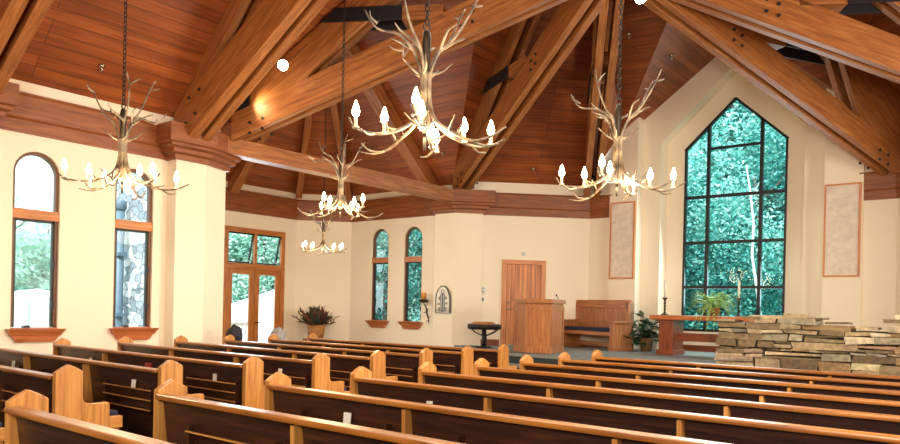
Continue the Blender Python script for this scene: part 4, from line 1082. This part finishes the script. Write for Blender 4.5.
# ------------------------------------------------------------------ outside
m = MB(); m.face([(-90, -50, -1.2), (60, -50, -1.2), (60, 70, -1.2), (-90, 70, -1.2)]); struct('ground', m, M['lawn'])
m = MB()
nx, ny = 60, 16; g = []
for i in range(nx+1):
    row_ = []
    t = i/nx; an = math.radians(20+150*t); R0 = 30
    for j in range(ny+1):
        R_ = R0+j*2.2; sm = min(1, max(0, (.86-t)/.2)); z = -1.4+j*(.28+1.47*sm)
        p = Vector((-8+R_*math.cos(an)*1.3, 8+R_*math.sin(an), z)); nv = noise.noise(p*.35)*1.6
        row_.append(p+Vector((0, 0, nv if j else 0)))
    g.append(row_)
for i in range(nx):
    for j in range(ny): m.face([g[i][j], g[i+1][j], g[i+1][j+1], g[i][j+1]], None, None, True)
struct('ground_hillside', m, M['hill'])
def crown_mesh(seed, n, rad, mat, size):
    r = random.Random(seed); m = MB(); blobs = [(Vector((r.uniform(-.6, .6), r.uniform(-.6, .6), r.uniform(-.75, .85))), r.uniform(.35, .6)) for _ in range(12)]
    for j in range(n):
        c, br = r.choice(blobs); d = Vector((r.gauss(0, 1), r.gauss(0, 1), r.gauss(0, 1))).normalized(); rr_ = br*(r.random()**.4)
        p = c+d*rr_; p = Vector((p.x*rad[0], p.y*rad[1], p.z*rad[2])); u = Vector((r.gauss(0, 1), r.gauss(0, 1), r.gauss(0, .7))).normalized(); v = u.orthogonal().normalized(); v = (v+u.cross(v)*r.uniform(-1, 1)).normalized()
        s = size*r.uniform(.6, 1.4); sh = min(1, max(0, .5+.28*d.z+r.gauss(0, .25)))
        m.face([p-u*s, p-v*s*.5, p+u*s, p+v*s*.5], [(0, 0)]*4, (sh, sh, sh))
    me = m.mesh('crown'); me.materials.append(mat); return me
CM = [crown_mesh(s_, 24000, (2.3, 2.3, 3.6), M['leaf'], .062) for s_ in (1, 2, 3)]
CP = [crown_mesh(s_, 9000, (2.2, 2.2, 2.6), M['leafhaze'], .1) for s_ in (5, 6)]
def trunk_mesh(h, r0, mat, seed, wob=.12):
    r = random.Random(seed); m = MB(); pts = [Vector((r.uniform(-wob, wob)*t, r.uniform(-wob, wob)*t, h*t)) for t in [j/8 for j in range(9)]]
    m.tube(pts, [r0*(1-.75*j/8) for j in range(9)], 8)
    for j in (4, 5, 6, 7):
        a = r.uniform(0, 6.28); m.tube([pts[j], pts[j]+Vector((math.cos(a)*.5, math.sin(a)*.5, .5)), pts[j]+Vector((math.cos(a), math.sin(a), 1.2))], [r0*.35, r0*.2, r0*.08], 6)
    me = m.mesh('trunk'); me.materials.append(mat); return me
TM = trunk_mesh(6.5, .18, M['bark'], 4)
def tree(x, y, s, k_, lab, grp, crown, zb=-1.2, ch=4.2):
    root = empty('tree', (x, y, zb), random.uniform(0, 6), label=lab, cat='tree', group=grp)
    c = bpy.data.objects.new('crown', crown); COL.objects.link(c); c.parent = root; c.location = (0, 0, ch*s); c.scale = (s, s, s)
    t = bpy.data.objects.new('trunk', TM); COL.objects.link(t); t.parent = root; t.scale = (s, s, s)
labA = 'one of the dense blue-green trees filling the view through the tall altar window'
for i, (x, y, s) in enumerate(((-11.0, 24.5, 1.1), (-8.6, 27.5, 1.35), (-6.6, 24.2, 1.1), (-4.6, 27.5, 1.4), (-3.4, 24, 1.0), (-13.5, 28, 1.35), (-1.0, 28, 1.4), (-9.5, 31, 1.9), (-5.0, 32, 2.0), (-13.0, 32.5, 2.0))):
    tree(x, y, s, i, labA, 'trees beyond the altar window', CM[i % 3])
labB = 'one of the leafy trees seen through the two small arched windows'
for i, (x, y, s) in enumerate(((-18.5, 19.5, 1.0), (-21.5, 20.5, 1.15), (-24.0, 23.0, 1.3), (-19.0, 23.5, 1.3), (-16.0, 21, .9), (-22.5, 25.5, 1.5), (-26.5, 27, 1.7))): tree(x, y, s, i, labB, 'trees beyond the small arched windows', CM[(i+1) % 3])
labC = 'one of the pale trees seen through the glazed double door'
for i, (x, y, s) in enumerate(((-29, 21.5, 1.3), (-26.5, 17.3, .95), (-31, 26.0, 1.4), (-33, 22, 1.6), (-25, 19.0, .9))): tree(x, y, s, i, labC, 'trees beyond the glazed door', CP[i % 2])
labD = 'one of the hazy pale trees seen through the leftmost arched window'
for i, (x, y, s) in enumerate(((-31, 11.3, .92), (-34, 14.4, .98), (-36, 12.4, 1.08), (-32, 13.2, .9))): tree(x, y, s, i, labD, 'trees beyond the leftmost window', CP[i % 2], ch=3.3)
# birch in front of the altar window
root = empty('birch_tree', (-6.05, 21.3, -1.2), label='slender white birch trunk standing just outside the altar window', cat='tree')
m = MB(); m.tube([(.62, 0, 0), (.5, 0, 1.8), (.28, 0, 3.4), (.12, 0, 4.4), (.14, 0, 5.3), (.02, 0, 6.3), (-.1, 0, 7.0)], [.05, .045, .042, .038, .034, .026, .015], 7); m.build('trunk', M['birch'], root)
m = MB()
for a, b in (((.13, 0, 4.8), (-.3, .05, 4.9)), ((.05, 0, 6.0), (.3, .1, 6.6)), ((.3, 0, 3.3), (.6, .1, 3.9))): m.tube([a, b], [.015, .005], 5)
m.build('branch', M['birch'], root)
# stone-clad outside face of the transept, seen through the second window
m = MB(); m.face([(-11.3, 7.3, -1.2), (-14.9, 7.3, -1.2), (-14.9, 7.3, 4.7), (-11.3, 7.3, 4.7)], [(0, 0), (3.6, 0), (3.6, 5.9), (0, 5.9)])
m.face([(-14.9, 7.3, -1.2), (-16.05, 8.45, -1.2), (-16.05, 8.45, 4.7), (-14.9, 7.3, 4.7)], [(3.6, 0), (5.2, 0), (5.2, 5.9), (3.6, 5.9)])
struct('wall_exterior_stone', m, M['rubble'])
root = empty('downspout', (-14.03, 7.1, -1.2), label='blue-grey downspout with rounded head on the outside stone wall seen through the second window', cat='downspout')
m = MB(); m.tube([(0, 0, 0), (0, 0, 4.6)], .085, 12); m.build('pipe', M['bluegrey'], root)
m = MB(); m.lathe([(.086, 4.5), (.12, 4.55), (.12, 4.68), (.09, 4.72), (0, 4.73)], (0, 0, 0), 14); m.build('hopper_head', M['bluegrey'], root)
for z in (1.2, 2.4, 3.6):
    m = MB(); m.box(-.12, .12, -.1, .1, z, z+.07); m.build('strap', M['bluegrey'], root)
def tent(x, y, rz, w, h, lab, ev=.72):
    root = empty('event_tent', (x, y, -1.2), rz, label=lab, cat='tent')
    m = MB(); a = w/2
    for j in range(4):
        q = [(-a, -a), (a, -a), (a, a), (-a, a)]; p0, p1 = q[j], q[(j+1) % 4]; m.face([(*p0, h*ev), (*p1, h*ev), (0, 0, h)])
    m.build('canopy', M['tent'], root)
    m = MB()
    for j in range(4):
        q = [(-a, -a), (a, -a), (a, a), (-a, a)]; p0, p1 = q[j], q[(j+1) % 4]; m.face([(*p0, 0), (*p1, 0), (*p1, h*ev), (*p0, h*ev)])
    m.build('side_wall', M['tent'], root)
    for q in ((-a, -a), (a, -a), (a, a), (-a, a)):
        m = MB(); m.tube([(*q, 0), (*q, h*ev)], .04, 6); m.build('pole', M['whitepaint'], root)
tent(-23.2, 9.2, .25, 2.1, 3.02, 'white tent low in the leftmost arched window', .92)
tent(-22.6, 18.3, .1, 3.5, 3.5, 'white tent filling the right leaf of the glazed door', .74)
root = empty('deck_railing', (-17.3, 11.6, -.1), label='white deck railing outside the left leaf of the glazed door', cat='railing')
m = MB(); m.box(-.05, .05, -2.5, 1.2, .98, 1.08, (0, 1, 0)); m.box(-.03, .03, -2.5, 1.2, .1, .16, (0, 1, 0)); m.build('rail', M['whitepaint'], root)
for j in range(28):
    m = MB(); y = -2.45+j*.133; m.box(-.02, .02, y-.02, y+.02, .1, 1.0); m.build('baluster', M['whitepaint'], root)
m = MB(); m.box(-18.2, -15.95, 8.5, 14.0, -.25, -.02); struct('floor_deck', m, M['whitepaint'])

# ------------------------------------------------------------------ world and lights
w = bpy.data.worlds.new('World'); SC.world = w; w.use_nodes = True
bg = w.node_tree.nodes['Background']; bg.inputs['Color'].default_value = (.86, .95, 1.0, 1); bg.inputs['Strength'].default_value = 2.4
def area(loc, aim, sx, sy, e, col):
    ld = bpy.data.lights.new('area_lamp', 'AREA'); ld.shape = 'RECTANGLE'; ld.size = sx; ld.size_y = sy; ld.energy = e; ld.color = col
    lo = bpy.data.objects.new('area_lamp', ld); COL.objects.link(lo); lo.location = loc; lo.rotation_euler = (Vector(aim)-Vector(loc)).to_track_quat('-Z', 'Y').to_euler()
    return lo
area((-1.0, -2.6, 3.4), (-7, 9, 4.2), 2.4, 2.0, 440, (1, .92, .80))          # photographer's bounced strobe
area((.5, 4.5, 2.6), (-6, 6, 1.2), 2.6, 1.6, 240, (1, .92, .80))               # from the right nave wall
area((3.8, 10.8, 3.0), (-6, 12.5, 2.5), 2.6, 2.2, 480, (1, .92, .78))          # added lamp imitating window light; right transept walls have no windows
area((-15.0, 10.4, 2.3), (-8, 8, 1.0), 1.6, 2.0, 110, (.85, .95, 1))            # door daylight
area((-5.25, 16.95, 3.6), (-5.25, 8, .6), 2.2, 4.0, 170, (.80, .95, 1))        # altar window daylight
area((-5.25, 7.5, 5.6), (-5.25, 7.5, 0), 5.0, 5.0, 250, (1, .88, .70))          # added overhead fill, imitates chandelier spill downwards
sun = bpy.data.lights.new('sun', 'SUN'); sun.energy = 5; sun.angle = .05; so = bpy.data.objects.new('sun', sun); COL.objects.link(so); so.rotation_euler = (math.radians(38), math.radians(24), 0)

# ------------------------------------------------------------------ camera
cam = bpy.data.cameras.new('camera'); co = bpy.data.objects.new('camera', cam); COL.objects.link(co); SC.camera = co
f_px, yaw, pit, roll, cy0, H = 716.3492, 0.6689, -0.0032, 0.0222, 310.3434, 1.5147
Fv = Vector((-math.sin(yaw)*math.cos(pit), math.cos(yaw)*math.cos(pit), math.sin(pit)))
R0 = Vector((math.cos(yaw), math.sin(yaw), 0)); U0 = R0.cross(Fv)
Rv = R0*math.cos(roll)+U0*math.sin(roll); Uv = -R0*math.sin(roll)+U0*math.cos(roll)
mt = Matrix(((Rv.x, Uv.x, -Fv.x, 0), (Rv.y, Uv.y, -Fv.y, 0), (Rv.z, Uv.z, -Fv.z, H), (0, 0, 0, 1)))
co.matrix_world = mt
cam.sensor_fit = 'HORIZONTAL'; cam.sensor_width = 36; cam.lens = f_px/900*36; cam.shift_y = (cy0-222)/900; cam.clip_start = .05; cam.clip_end = 300
SC.view_settings.view_transform = 'Standard'; SC.view_settings.look = 'None'; SC.view_settings.exposure = 0.2
SC.cycles.use_denoising = True
SC.cycles.caustics_reflective = False; SC.cycles.caustics_refractive = False
SC.cycles.max_bounces = 8; SC.cycles.transparent_max_bounces = 12
